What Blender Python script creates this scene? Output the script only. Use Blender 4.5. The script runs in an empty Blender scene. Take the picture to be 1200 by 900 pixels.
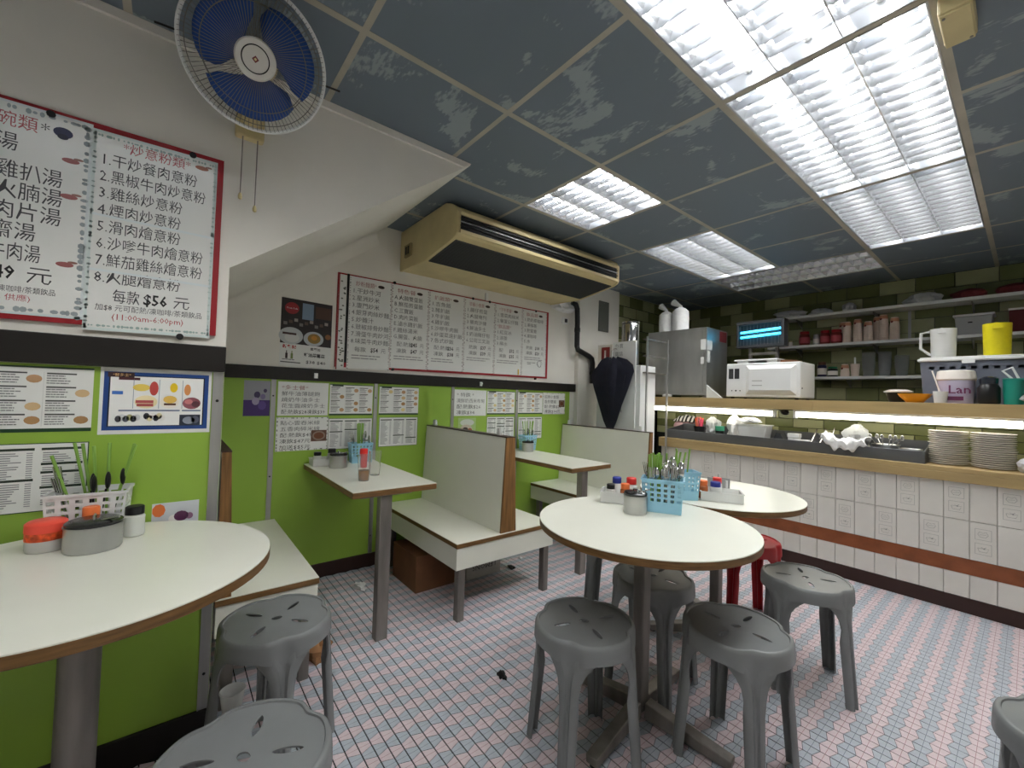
import bpy, bmesh, math, random
from mathutils import Vector, Matrix
random.seed(7)
PI = math.pi
scene = bpy.context.scene
col = scene.collection

# ------------------------------------------------------------------ camera
CAM = Vector((1.3723, -1.0443, 1.21))
yaw, pitch, roll = 0.890811, 0.0282355, 0.0297172
fw = Vector((-math.sin(yaw)*math.cos(pitch), math.cos(yaw)*math.cos(pitch), math.sin(pitch)))
rt = Vector((math.cos(yaw), math.sin(yaw), 0)); up = rt.cross(fw)
rt, up = rt*math.cos(roll)+up*math.sin(roll), -rt*math.sin(roll)+up*math.cos(roll)
cd = bpy.data.cameras.new('camera'); cam = bpy.data.objects.new('camera', cd); col.objects.link(cam)
m = Matrix.Identity(4)
for i in range(3):
    m[i][0], m[i][1], m[i][2], m[i][3] = rt[i], up[i], -fw[i], CAM[i]
cam.matrix_world = m
cd.sensor_width = 36; cd.lens = 492.629*36/1200; cd.clip_start = 0.02; cd.clip_end = 50
scene.camera = cam

# ------------------------------------------------------------------ world, exposure
w = bpy.data.worlds.new('world'); scene.world = w; w.use_nodes = True
w.node_tree.nodes['Background'].inputs[0].default_value = (0.55, 0.6, 0.68, 1)
w.node_tree.nodes['Background'].inputs[1].default_value = 0.0
vs = scene.view_settings
vs.view_transform = 'Standard'; vs.look = 'None'; vs.gamma = 1; vs.use_curve_mapping = False
vs.exposure = 0.8
TUBE_POWER = 23.0          # ceiling tubes
BAR_POWER = 5.2            # tubes under the pass shelf

# ------------------------------------------------------------------ materials
def lin(c):
    return tuple(((x/255)/12.92 if x/255 <= 0.04045 else ((x/255+0.055)/1.055)**2.4) for x in c)
MATS = {}
def mat(name, rgb, rough=0.5, metal=0.0, noise=0.0, nscale=20.0, bump=0.0, trans=0.0, alpha=1.0, coat=0.0, emit=None, estr=0.0, spec=0.5, stretch=None, ior=1.45):
    if name in MATS: return MATS[name]
    mt = bpy.data.materials.new(name); mt.use_nodes = True
    nt = mt.node_tree; b = nt.nodes['Principled BSDF']
    c = lin(rgb)+(1,)
    b.inputs['Base Color'].default_value = c
    b.inputs['Roughness'].default_value = rough
    b.inputs['Metallic'].default_value = metal
    b.inputs['Specular IOR Level'].default_value = spec
    b.inputs['IOR'].default_value = ior
    if trans: b.inputs['Transmission Weight'].default_value = trans
    if alpha < 1: b.inputs['Alpha'].default_value = alpha
    if coat: b.inputs['Coat Weight'].default_value = coat; b.inputs['Coat Roughness'].default_value = 0.1
    if emit: b.inputs['Emission Color'].default_value = lin(emit)+(1,); b.inputs['Emission Strength'].default_value = estr
    if noise or bump:
        tc = nt.nodes.new('ShaderNodeTexCoord'); mp = nt.nodes.new('ShaderNodeMapping')
        nt.links.new(tc.outputs['Object'], mp.inputs[0])
        if stretch: mp.inputs['Scale'].default_value = stretch
        n = nt.nodes.new('ShaderNodeTexNoise'); n.inputs['Scale'].default_value = nscale; n.inputs['Detail'].default_value = 5
        nt.links.new(mp.outputs[0], n.inputs['Vector'])
        if noise:
            r = nt.nodes.new('ShaderNodeValToRGB')
            r.color_ramp.elements[0].position = 0.3; r.color_ramp.elements[1].position = 0.7
            r.color_ramp.elements[0].color = tuple(max(0, x*(1-noise)) for x in c[:3])+(1,)
            r.color_ramp.elements[1].color = tuple(min(1, x*(1+noise)) for x in c[:3])+(1,)
            nt.links.new(n.outputs['Fac'], r.inputs[0]); nt.links.new(r.outputs[0], b.inputs['Base Color'])
        if bump:
            bp = nt.nodes.new('ShaderNodeBump'); bp.inputs['Strength'].default_value = bump; bp.inputs['Distance'].default_value = 0.004
            nt.links.new(n.outputs['Fac'], bp.inputs['Height']); nt.links.new(bp.outputs[0], b.inputs['Normal'])
    MATS[name] = mt
    return mt
def cloud_mat():
    mt = bpy.data.materials.new('cloud_print'); mt.use_nodes = True; nt = mt.node_tree; b = nt.nodes['Principled BSDF']
    tc = nt.nodes.new('ShaderNodeTexCoord'); oi = nt.nodes.new('ShaderNodeObjectInfo')
    mul = nt.nodes.new('ShaderNodeMath'); mul.operation = 'MULTIPLY'; mul.inputs[1].default_value = 40
    nt.links.new(oi.outputs['Random'], mul.inputs[0])
    n1 = nt.nodes.new('ShaderNodeTexNoise'); n1.noise_dimensions = '4D'; n1.inputs['Scale'].default_value = 2.6; n1.inputs['Detail'].default_value = 5; n1.inputs['Distortion'].default_value = 1.4
    nt.links.new(tc.outputs['Object'], n1.inputs['Vector']); nt.links.new(mul.outputs[0], n1.inputs['W'])
    n2 = nt.nodes.new('ShaderNodeTexNoise'); n2.inputs['Scale'].default_value = 26; n2.inputs['Detail'].default_value = 4
    mp = nt.nodes.new('ShaderNodeMapping'); mp.inputs['Scale'].default_value = (1, 3, 1); mp.inputs['Rotation'].default_value = (0, 0, 0.6)
    nt.links.new(tc.outputs['Object'], mp.inputs[0]); nt.links.new(mp.outputs[0], n2.inputs['Vector'])
    ad = nt.nodes.new('ShaderNodeMath'); ad.operation = 'MULTIPLY_ADD'; ad.inputs[1].default_value = 0.22
    nt.links.new(n2.outputs['Fac'], ad.inputs[0]); nt.links.new(n1.outputs['Fac'], ad.inputs[2])
    r = nt.nodes.new('ShaderNodeValToRGB'); e = r.color_ramp.elements
    e[0].position = 0.685; e[0].color = lin((108, 120, 132))+(1,); e[1].position = 0.72; e[1].color = lin((146, 157, 163))+(1,)
    nt.links.new(ad.outputs[0], r.inputs[0]); nt.links.new(r.outputs[0], b.inputs['Base Color'])
    b.inputs['Roughness'].default_value = 0.55
    MATS['cloud'] = mt
    return mt
def print_mat():
    mt = bpy.data.materials.new('print_ink'); mt.use_nodes = True; nt = mt.node_tree; b = nt.nodes['Principled BSDF']
    a = nt.nodes.new('ShaderNodeAttribute'); a.attribute_name = 'ink'
    nt.links.new(a.outputs['Color'], b.inputs['Base Color']); b.inputs['Roughness'].default_value = 0.35
    MATS['print'] = mt
    return mt
INK = print_mat(); CLOUD = cloud_mat()
WALLW = mat('white_plaster', (228, 225, 217), 0.75, noise=0.05, nscale=3, bump=0.05)
GREEN = mat('green_laminate', (142, 176, 66), 0.36, noise=0.06, nscale=2.5)
BLACKT = mat('black_trim', (24, 20, 18), 0.4, noise=0.2, nscale=9)
BROWNB = mat('brown_kick', (52, 30, 26), 0.45, noise=0.15, nscale=8)
ALU = mat('brushed_aluminium', (172, 172, 170), 0.42, 0.85, noise=0.08, nscale=40, stretch=(1, 1, 0.05))
STEEL = mat('stainless', (180, 181, 180), 0.36, 0.9, noise=0.16, nscale=7, stretch=(1, 1, 0.3))
TARNISH = mat('tarnished_steel', (138, 133, 128), 0.42, 0.65, noise=0.3, nscale=14, stretch=(1, 1, 0.2))
CHROME = mat('chrome', (205, 205, 205), 0.14, 1.0)
LAM = mat('white_laminate', (226, 226, 214), 0.28, noise=0.02, nscale=5)
WOOD = mat('brown_edge_wood', (112, 81, 44), 0.45, noise=0.35, nscale=14, stretch=(1, 1, 9))
WOODV = mat('ply_end_wood', (124, 88, 48), 0.5, noise=0.38, nscale=12, stretch=(6, 9, 0.5))
WOODG = mat('golden_board', (176, 152, 106), 0.42, noise=0.12, nscale=8, stretch=(0.3, 1, 3))
STOOLM = mat('grey_plastic', (124, 127, 128), 0.25, noise=0.07, nscale=6)
REDP = mat('red_plastic', (170, 28, 38), 0.35)
LOUV = mat('louvre_aluminium', (202, 205, 210), 0.25, 0.9)
TRAYM = mat('reflector_white', (160, 163, 168), 0.28, 0.7)
TUBE = mat('lit_tube', (255, 255, 255), 0.4, emit=(255, 254, 249), estr=TUBE_POWER)
BARTUBE = mat('lit_bar_tube', (255, 255, 255), 0.4, emit=(255, 250, 232), estr=BAR_POWER)
TBAR = mat('ceiling_bar', (176, 170, 156), 0.6, noise=0.12, nscale=6)
CTILE = mat('counter_tile_white', (222, 219, 212), 0.32, noise=0.03, nscale=9)
GREYINK = mat('grey_line', (158, 158, 154), 0.5)
ORANGE = mat('brown_tile_band', (136, 76, 44), 0.4, noise=0.2, nscale=12)
GROUT = mat('dark_grout', (12, 11, 12), 0.8)
GROUTL = mat('light_grout', (214, 211, 204), 0.8)
PINK = mat('pink_tile', (216, 199, 204), 0.42, noise=0.06, nscale=30)
PINKD = mat('pink_tile_score', (168, 118, 122), 0.5)
BLUE = mat('blue_grey_tile', (180, 187, 197), 0.42, noise=0.06, nscale=30)
BLUED = mat('blue_tile_score', (104, 116, 132), 0.5)
TG1 = mat('olive_tile', (104, 110, 64), 0.3, noise=0.08, nscale=9)
TG2 = mat('cream_tile', (158, 160, 120), 0.3, noise=0.06, nscale=9)
CREAM = mat('aged_cream_plastic', (206, 190, 142), 0.45, noise=0.1, nscale=5)
DARK = mat('near_black', (18, 19, 20), 0.5)
DGREY = mat('dark_grey_plastic', (52, 54, 57), 0.5, noise=0.1)
WHITEP = mat('white_plastic', (226, 227, 226), 0.35)
PAPER = mat('laminated_paper', (226, 227, 224), 0.25, coat=0.4)
REDF = mat('red_frame', (150, 18, 30), 0.45)
NAVY = mat('navy_cloth', (26, 28, 44), 0.8, noise=0.2, nscale=18)
CLEAR = mat('clear_plastic', (236, 240, 240), 0.12, trans=0.92, ior=1.2)
ACRYL = mat('clear_acrylic', (250, 253, 253), 0.02, trans=1.0, ior=1.06)
FROST = mat('frosted_plastic', (246, 247, 245), 0.25, trans=0.4, ior=1.12)
CUPCL = mat('clear_cup_grey', (206, 210, 210), 0.2, trans=0.75, ior=1.12)
TUMB = mat('tumbler_plastic', (250, 250, 250), 0.06, trans=0.95, ior=1.15)
BLUEB = mat('light_blue_plastic', (150, 200, 222), 0.4)
CHOP = mat('green_chopstick', (128, 168, 74), 0.4)
CARD = mat('brown_cardboard', (112, 74, 48), 0.8, noise=0.15, nscale=10)
CARDW = mat('white_cardboard', (176, 174, 168), 0.7, noise=0.06)
FANBLUE = mat('fan_blue', (18, 66, 138), 0.35)
FANWIRE = mat('fan_wire', (120, 118, 112), 0.4, 0.5)
ORG = mat('orange_plastic', (236, 120, 62), 0.4)
REDC = mat('red_cap', (214, 52, 46), 0.4)
BLUEC = mat('blue_cap', (40, 52, 140), 0.4)
BAGW = mat('white_bag', (226, 226, 226), 0.5, noise=0.05, bump=0.5, nscale=30)
BAGT = mat('thin_bag', (214, 216, 218), 0.4, trans=0.35, bump=0.6, nscale=25, ior=1.1)
YEL = mat('yellow_plastic', (226, 212, 30), 0.45, noise=0.04, bump=0.1, nscale=50)
ORB = mat('orange_bowl', (240, 160, 30), 0.4)
TEAL = mat('teal_plastic', (30, 138, 122), 0.4)
CHINA = mat('white_china', (240, 233, 226), 0.25)
CUPP = mat('paper_cup', (232, 214, 200), 0.6)
CUPO = mat('paper_cup_band', (206, 150, 120), 0.6)
JARR = mat('red_jar', (120, 32, 26), 0.3)
JARB = mat('dark_blue_jar', (32, 34, 70), 0.4)
UV = mat('insect_tube', (180, 240, 255), 0.4, emit=(30, 190, 245), estr=2.2)
TEA = mat('tea', (150, 88, 26), 0.1, trans=0.5, ior=1.3)
SPOON = mat('cutlery_steel', (200, 200, 200), 0.2, 1.0)
BLACKP = mat('black_plastic', (24, 24, 26), 0.35)
PINKC = mat('pink_cloth', (196, 158, 164), 0.85, noise=0.1)
GREYBIN = mat('grey_bin', (108, 114, 128), 0.45, noise=0.05)
LILAC = mat('lilac_print', (196, 190, 214), 0.5)

# ------------------------------------------------------------------ mesh building
BASE = {}
def tag(o, label=None, cat=None, group=None, kind=None):
    if label: o['label'] = label
    if cat: o['category'] = cat
    if group: o['group'] = group
    if kind: o['kind'] = kind
    return o
def thing(name, label, cat, loc=(0, 0, 0), group=None, rz=0.0):
    o = bpy.data.objects.new(name, None); o.empty_display_size = 0.1; col.objects.link(o)
    o.location = loc; o.rotation_euler = (0, 0, rz); BASE[o] = Vector(loc)
    return tag(o, label, cat, group)
def copy_tree(o, parent=None, loc=None, rz=None):
    c = o.copy(); col.objects.link(c); c.parent = parent
    if loc is not None: c.location = loc
    if rz is not None: c.rotation_euler = (0, 0, rz)
    for ch in list(o.children): copy_tree(ch, c)
    return c
class MB:
    def __init__(s): s.V = []; s.F = []; s.C = []; s.M = []; s.T = None
    def add(s, V, F, c=None, mi=0):
        n = len(s.V); s.V += [Vector(v) for v in V]
        for f in F: s.F.append(tuple(n+i for i in f)); s.C.append(c); s.M.append(mi)
        return s
    def box(s, x0, x1, y0, y1, z0, z1, c=None, mi=0):
        return s.add([(x0,y0,z0),(x1,y0,z0),(x1,y1,z0),(x0,y1,z0),(x0,y0,z1),(x1,y0,z1),(x1,y1,z1),(x0,y1,z1)],
                     [(3,2,1,0),(4,5,6,7),(0,1,5,4),(1,2,6,5),(2,3,7,6),(3,0,4,7)], c, mi)
    def beam(s, p0, p1, wd, ht, upv=(0, 0, 1), c=None, mi=0, w1=None, h1=None):
        p0 = Vector(p0); p1 = Vector(p1); d = (p1-p0).normalized(); u = Vector(upv)
        a = d.cross(u)
        if a.length < 1e-4: a = d.cross(Vector((1, 0, 0)))
        a.normalize(); u = a.cross(d).normalized(); V = []
        w1 = wd if w1 is None else w1; h1 = ht if h1 is None else h1
        for p, ww, hh in ((p0, wd, ht), (p1, w1, h1)):
            for i, j in ((-1,-1),(1,-1),(1,1),(-1,1)): V.append(p+a*(i*ww/2)+u*(j*hh/2))
        return s.add(V, [(3,2,1,0),(4,5,6,7),(0,1,5,4),(1,2,6,5),(2,3,7,6),(3,0,4,7)], c, mi)
    def cyl(s, p0, p1, r0, r1=None, n=14, caps=True, c=None, mi=0):
        r1 = r0 if r1 is None else r1
        p0 = Vector(p0); p1 = Vector(p1); d = (p1-p0).normalized()
        a = d.cross(Vector((0, 0, 1)))
        if a.length < 1e-4: a = Vector((1, 0, 0))
        a.normalize(); b = d.cross(a); V = []
        for p, r in ((p0, r0), (p1, r1)):
            V += [p+(a*math.cos(2*PI*i/n)+b*math.sin(2*PI*i/n))*r for i in range(n)]
        F = [(i, (i+1) % n, n+(i+1) % n, n+i) for i in range(n)]
        if caps: F += [tuple(reversed(range(n))), tuple(range(n, 2*n))]
        return s.add(V, F, c, mi)
    def lathe(s, prof, ctr=(0, 0, 0), n=24, ax=(0, 0, 1), c=None, mi=0, sx=1.0, sy=1.0, loop=False):
        ctr = Vector(ctr); d = Vector(ax).normalized()
        a = d.cross(Vector((0, 0, 1)))
        if a.length < 1e-4: a = Vector((1, 0, 0))
        a.normalize(); b = d.cross(a); V = []; F = []
        for r, z in prof:
            V += [ctr+d*z+a*(math.cos(2*PI*i/n)*r*sx)+b*(math.sin(2*PI*i/n)*r*sy) for i in range(n)]
        L = len(prof)
        for k in range(L if loop else L-1):
            for i in range(n):
                j = (i+1) % n; F.append((k*n+i, k*n+j, ((k+1) % L)*n+j, ((k+1) % L)*n+i))
        if loop: return s.add(V, F, c, mi)
        if prof[0][0] > 1e-5: F.append(tuple(reversed(range(n))))
        if prof[-1][0] > 1e-5: F.append(tuple(range((len(prof)-1)*n, len(prof)*n)))
        return s.add(V, F, c, mi)
    def prism(s, poly, fn, d0, d1, c=None, mi=0):
        n = len(poly); V = [fn(a, b, d0) for a, b in poly]+[fn(a, b, d1) for a, b in poly]
        F = [tuple(reversed(range(n))), tuple(range(n, 2*n))]+[(i, (i+1) % n, n+(i+1) % n, n+i) for i in range(n)]
        return s.add(V, F, c, mi)
    def tube(s, path, r, n=8, c=None, mi=0):
        path = [Vector(q) for q in path]; V = []; F = []
        prev = None
        for k, q in enumerate(path):
            d = (path[min(k+1, len(path)-1)]-path[max(k-1, 0)]).normalized()
            a = d.cross(Vector((0, 0, 1))) if prev is None else prev-d*prev.dot(d)
            if a.length < 1e-4: a = d.cross(Vector((1, 0, 0)))
            a.normalize(); prev = a; b = d.cross(a)
            rr = r[k] if isinstance(r, (list, tuple)) else r
            V += [q+(a*math.cos(2*PI*i/n)+b*math.sin(2*PI*i/n))*rr for i in range(n)]
        for k in range(len(path)-1):
            for i in range(n):
                j = (i+1) % n; F.append((k*n+i, k*n+j, (k+1)*n+j, (k+1)*n+i))
        F += [tuple(reversed(range(n))), tuple(range((len(path)-1)*n, len(path)*n))]
        return s.add(V, F, c, mi)
    def blob(s, ctr, rx, ry, rz, jit=0.15, seed=0, nu=18, nv=10, flat=True, mi=0):
        rnd = random.Random(seed); ctr = Vector(ctr); V = []; F = []
        ph = [rnd.uniform(0, 6.28) for _ in range(8)]
        for k in range(nv+1):
            t = PI*k/nv-PI/2
            for i in range(nu):
                a = 2*PI*i/nu
                q = 1+jit*(math.sin(3*a+ph[0]+2*t)+0.7*math.sin(5*a+ph[1]-3*t)+0.6*math.sin(8*a+ph[2]+5*t)+0.5*math.sin(6*t+ph[3]))*math.cos(t)
                z = math.sin(t)
                if flat and z < -0.55: z = -0.55
                V.append(ctr+Vector((math.cos(a)*math.cos(t)*rx*q, math.sin(a)*math.cos(t)*ry*q, z*rz*(1+0.4*(q-1)))))
        for k in range(nv):
            for i in range(nu):
                j = (i+1) % nu; F.append((k*nu+i, k*nu+j, (k+1)*nu+j, (k+1)*nu+i))
        return s.add(V, F, None, mi)
    def quad(s, o, r, u, c=None, mi=0):
        o = Vector(o); r = Vector(r); u = Vector(u)
        return s.add([o, o+r, o+r+u, o+u], [(0, 1, 2, 3)], c, mi)
    def disc(s, o, r, u, c=None, n=18, mi=0):
        o = Vector(o); r = Vector(r); u = Vector(u)
        return s.add([o+r*math.cos(2*PI*i/n)+u*math.sin(2*PI*i/n) for i in range(n)], [tuple(range(n))], c, mi)
    def text(s, body, o, r, u, size, align='LEFT', c=(0.05, 0.05, 0.05), width=None, bold=0.0):
        me = text_mesh(body, align, bold); k = size; o = Vector(o); r = Vector(r).normalized(); u = Vector(u).normalized()
        kx = k
        if width and me.vertices:
            xs = [v.co.x for v in me.vertices]; kx = width/max(1e-4, max(xs)-min(xs))
            if kx > k*1.3: kx = k*1.3
        return s.add([o+r*(v.co.x*kx)+u*(v.co.y*k) for v in me.vertices], [tuple(p.vertices) for p in me.polygons], c)
    def build(s, name, mats, parent=None, smooth=False, bevel=0.0, solid=0.0, loc=None, local=False, autos=None):
        me = bpy.data.meshes.new(name)
        o = bpy.data.objects.new(name, me); col.objects.link(o)
        if local: off = Vector((0, 0, 0)); BASE[o] = off
        elif parent is not None: off = BASE[parent]; BASE[o] = off
        else:
            if loc is None:
                xs = [v.x for v in s.V]; ys = [v.y for v in s.V]; zs = [v.z for v in s.V]
                loc = ((min(xs)+max(xs))/2, (min(ys)+max(ys))/2, min(zs))
            off = Vector(loc); o.location = off; BASE[o] = off
        me.from_pydata([tuple(v-off) for v in s.V], [], s.F)
        if not isinstance(mats, (list, tuple)): mats = [mats]
        for mm in mats: me.materials.append(mm)
        if len(mats) > 1:
            for p, i in zip(me.polygons, s.M): p.material_index = i
        if any(c is not None for c in s.C):
            at = me.color_attributes.new('ink', 'FLOAT_COLOR', 'CORNER')
            k = 0
            for p, c in zip(me.polygons, s.C):
                c = c if c is not None else (0.8, 0.8, 0.8)
                for li in p.loop_indices: at.data[li].color = (c[0], c[1], c[2], 1)
        if smooth:
            for p in me.polygons: p.use_smooth = True
            if autos is None: autos = 0.7
        me.update()
        if smooth and autos:
            try: me.set_sharp_from_angle(angle=autos)
            except Exception: pass
        if solid:
            md = o.modifiers.new('solid', 'SOLIDIFY'); md.thickness = solid; md.offset = -1
        if bevel:
            md = o.modifiers.new('bevel', 'BEVEL'); md.width = bevel; md.segments = 2; md.limit_method = 'ANGLE'
        if parent is not None: o.parent = parent
        return o
TXT = {}
def text_mesh(body, align, bold=0.0):
    k = (body, align, bold)
    if k not in TXT:
        c = bpy.data.curves.new('lettering', 'FONT'); c.body = body; c.resolution_u = 1; c.align_x = align; c.offset = bold
        o = bpy.data.objects.new('lettering', c); col.objects.link(o)
        dg = bpy.context.evaluated_depsgraph_get(); TXT[k] = bpy.data.meshes.new_from_object(o.evaluated_get(dg))
        bpy.data.objects.remove(o); bpy.data.curves.remove(c)
    return TXT[k]
def struct(o): o['kind'] = 'structure'; return o
def one(name, mb, mats, label, cat, group=None, **kw): return tag(mb.build(name, mats, **kw), label, cat, group)
# ------------------------------------------------------------------ room dimensions
C = 2.39; XW = -1.54; XN = -0.44; YB = 4.18; XR = 2.4; YF = -2.4
YS = -0.90              # where the stair block ends
# ------------------------------------------------------------------ floor
fl = struct(MB().box(XW-0.1, XR+0.1, YF-0.1, YB+0.1, -0.08, -0.0025).build('floor', GROUT))
CELL = 0.041; HW, HN = 0.0268, 0.0142
def tile_mesh(kind, wide_up):
    a, b = (HN, HW) if wide_up else (HW, HN)   # half width at bottom / top edge
    h = CELL/2-0.0022; g = 0.0007; e = 0.0009
    a -= e; b -= e; V = []; F = []; M = []
    for z in (0.0, -0.0035):
        V += [(-a,-h,z),(-g,-h,z),(g,-h,z),(a,-h,z),(b,h,z),(g,h,z),(-g,h,z),(-b,h,z)]
    F = [(0,1,6,7),(1,2,5,6),(2,3,4,5),(8,11,3,2,1,0),(11,12,4,3),(12,15,7,6,5,4),(15,8,0,7)]
    me = bpy.data.meshes.new('floor_tile'); me.from_pydata(V, [], F)
    me.materials.append(PINK if kind else BLUE); me.materials.append(PINKD if kind else BLUED)
    for p, i in zip(me.polygons, (0,1,0,0,0,0,0)): p.material_index = i
    return me, V, F
TM = {(k, u): tile_mesh(k, u) for k in (0, 1) for u in (0, 1)}
cells = []
for j in range(int((YF+0.02)/CELL), int(2.78/CELL)):
    for i in range(int((XW)/CELL), int(XR/CELL)):
        x = 0.0155+i*CELL; y = 0.01+j*CELL
        if x < XN+0.02 and y < YS: continue
        if x < XW+0.02 or x > XR-0.02: continue
        cells.append((x, y, (i+1) % 2, (i+j) % 2))
def seen(x, y):
    d = Vector((x, y, 0))-CAM; z = d.dot(fw)
    if z < 0.3: return None
    px = 600+492.6*d.dot(rt)/z; py = 450-492.6*d.dot(up)/z
    if not (0 < px < 1200 and 0 < py < 898): return None
    if px < 395 or (px > 1150 and py > 800) or (625 < px < 740 and py > 720) or (800 < px < 940 and py > 715): return None
    return z
near = sorted((s, k) for k, s in ((k, seen(c[0], c[1])) for k, c in enumerate(cells)) if s is not None)[:298]
pick = {k for s, k in near}
rest = {0: MB(), 1: MB()}
for k, (x, y, kind, u) in enumerate(cells):
    me, V, F = TM[(kind, u)]
    if k in pick:
        o = bpy.data.objects.new('floor_tile', me); col.objects.link(o); o.parent = fl
        o.location = Vector((x, y, 0))-BASE[fl]; BASE[o] = Vector((x, y, 0))
    else:
        mb = rest[kind]; n = len(mb.V); mb.V += [Vector((a+x, b+y, c)) for a, b, c in V]
        for q, f in enumerate(F): mb.F.append(tuple(n+i for i in f)); mb.C.append(None); mb.M.append(1 if q == 1 else 0)
tag(rest[1].build('pink_mosaic', [PINK, PINKD], fl), kind='stuff')
tag(rest[0].build('blue_mosaic', [BLUE, BLUED], fl), kind='stuff')
sf = MB().box(XW, XR, 2.80, YB, -0.0025, 0.0).build('aisle_floor', mat('aisle_tile', (120, 110, 104), 0.6, noise=0.1), fl)

# ------------------------------------------------------------------ walls
def xw_box(mb, y0, y1, z0, z1, x0, x1): return mb.box(x0, x1, y0, y1, z0, z1)
wl = struct(MB().box(XW-0.12, XW, YF, YB+0.1, -0.08, C+0.14).build('wall_left', WALLW))
stair = MB()
poly = [(YF, 0.0), (YS, 0.0), (YS, 1.64), (0.105, C), (YF, C)]
stair.prism(poly, lambda a, b, d: (d, a, b), XW, XN)
ws = struct(stair.build('wall_stairwell', WALLW))
wb = struct(MB().box(XW-0.12, XR+0.12, YB, YB+0.12, -0.08, C+0.14).build('wall_back', GROUT))
wr = struct(MB().box(XR, XR+0.12, YF, YB, -0.08, C+0.14).build('wall_right', WALLW))
wf = struct(MB().box(XW, XR+0.12, YF-0.12, YF, -0.08, C+0.14).build('wall_front', WALLW))
pil = struct(MB().box(XW, XW+0.05, 2.12, 2.76, 0, C).build('trim_1', WALLW))
# soft plaster fillet under the stair slope and the white bead along its top
struct(MB().prism([(YF, C-0.03), (0.06, C-0.03), (0.10, C-0.0005), (YF, C-0.0005)], lambda a, b, d: (d, a, b), XN, XN+0.012).build('trim_2', WALLW))
sl = Vector((0, 0.105-YS, C-1.64)).normalized(); nrm = Vector((0, sl.z, -sl.y))
fil = MB()
prof = [(XW+0.001, 0.0), (XW+0.08, 0.0)]+[(XW+0.08-0.08*math.sin(t*PI/8), 0.08*(1-math.cos(t*PI/8))) for t in range(1, 5)]
P0 = Vector((0, YS, 1.64)); P1 = Vector((0, 0.02, 2.325))
V = []
for q in (P0, P1):
    for x, d in prof: V.append(Vector((x, q.y, q.z))+nrm*(d+0.001))
n = len(prof)
fil.add(V, [tuple(range(n)), tuple(reversed(range(n, 2*n)))]+[(i, n+i, n+(i+1) % n, (i+1) % n) for i in range(n)])
struct(fil.build('trim_3', WALLW, smooth=True))
# green laminate panels on the walls, each between its aluminium strips
def panels(parent, x, ys, z0, z1):
    for a, b in zip(ys[:-1], ys[1:]):
        MB().box(x, x+0.008, a+0.0015, b-0.0015, z0, z1).build('panel', GREEN, parent)
panels(wl, XW, (YS+0.01, -0.562, 0.073, 0.70, 1.362, 2.05), 0.09, 1.268)
panels(ws, XN, (-2.1, -1.5, YS), 0.10, 1.262)
def strip(n, x, y, z0, z1, wd=0.026):
    mb = MB().box(x, x+0.004, y-wd/2, y+wd/2, z0, z1).box(x+0.004, x+0.006, y-wd/2, y-wd/2+0.004, z0, z1).box(x+0.004, x+0.006, y+wd/2-0.004, y+wd/2, z0, z1)
    o = struct(mb.build('trim_%d' % n, ALU))
    for z in (z0+0.12, (z0+z1)/2, z1-0.1): MB().lathe([(0.005, 0), (0.004, 0.002), (0.0, 0.003)], (x+0.004, y, z), 8, (1, 0, 0)).build('screw', DARK, o)
k = 4
for y in (-0.562, 0.073, 0.70, 1.362): strip(k, XW+0.008, y, 0.09, 1.268); k += 1
strip(k, XN+0.008, -0.918, 0.10, 1.262, 0.03); k += 1
# black rail
struct(MB().box(XW, XW+0.022, YS+0.001, 2.40, 1.268, 1.346).build('trim_%d' % k, BLACKT, bevel=0.003)); k += 1
struct(MB().box(XN, XN+0.03, YF, YS, 1.264, 1.352).build('trim_%d' % k, BLACKT, bevel=0.003)); k += 1
struct(MB().box(XW, XW+0.014, YS+0.001, 2.06, 0, 0.088).build('baseboard_left', BROWNB, bevel=0.003))
struct(MB().box(XN, XN+0.018, YF, YS, 0, 0.10).build('baseboard_stairwell', BLACKT, bevel=0.003))
# small white clips on the rail
for y in (-0.328, 0.958):
    one('hook', MB().box(XW+0.0222, XW+0.03, y-0.011, y+0.011, 1.285, 1.318).lathe([(0.006, 0), (0.006, 0.006), (0.009, 0.008), (0.009, 0.011), (0.0, 0.012)], (XW+0.03, y, 1.305), 10, (1, 0, 0)), WHITEP,
        'small white stick-on hook on the black wall rail', 'hook', 'hooks on the rail')
# tiles on the back wall, on the wall beside the kitchen, and on the low partition behind the counter
def tile_field(parent, fn, u0, u1, z0, z1, tw, th, seed, stag=True):
    rnd = random.Random(seed); meshes = {}
    r = 0; z = z0
    while z < z1-0.01:
        u = u0-(tw/2 if r % 2 and stag else 0); i = 0
        while u < u1-0.005:
            a, b = max(u, u0), min(u+tw, u1); zz = min(z+th, z1)
            if b-a > 0.02:
                mm = TG2 if ((i+r//1) % 2 == 0) != (rnd.random() < 0.12) else TG1
                key = (round(b-a, 4), round(zz-z, 4), mm.name)
                if key not in meshes:
                    wv = (b-a)/2-0.0012; hv = (zz-z)/2-0.0012; d = 0.006; c = 0.003
                    V = [fn(p, q, e)-fn(0, 0, 0) for e, s in ((0, 0), (d, c)) for p, q in ((-wv+s, -hv+s), (wv-s, -hv+s), (wv-s, hv-s), (-wv+s, hv-s))]
                    me = bpy.data.meshes.new('wall_tile'); me.from_pydata(V, [], [(4,5,6,7),(0,1,5,4),(1,2,6,5),(2,3,7,6),(3,0,4,7)]); me.materials.append(mm); meshes[key] = me
                o = bpy.data.objects.new('tile', meshes[key]); col.objects.link(o); o.parent = parent
                o.location = fn((a+b)/2, (z+zz)/2, 0)-BASE[parent]
            u += tw; i += 1
        z += th; r += 1
tile_field(wb, lambda p, q, d: Vector((p, YB-d, q)), XW, 1.96, 1.015, C, 0.25, 0.125, 3)
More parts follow.
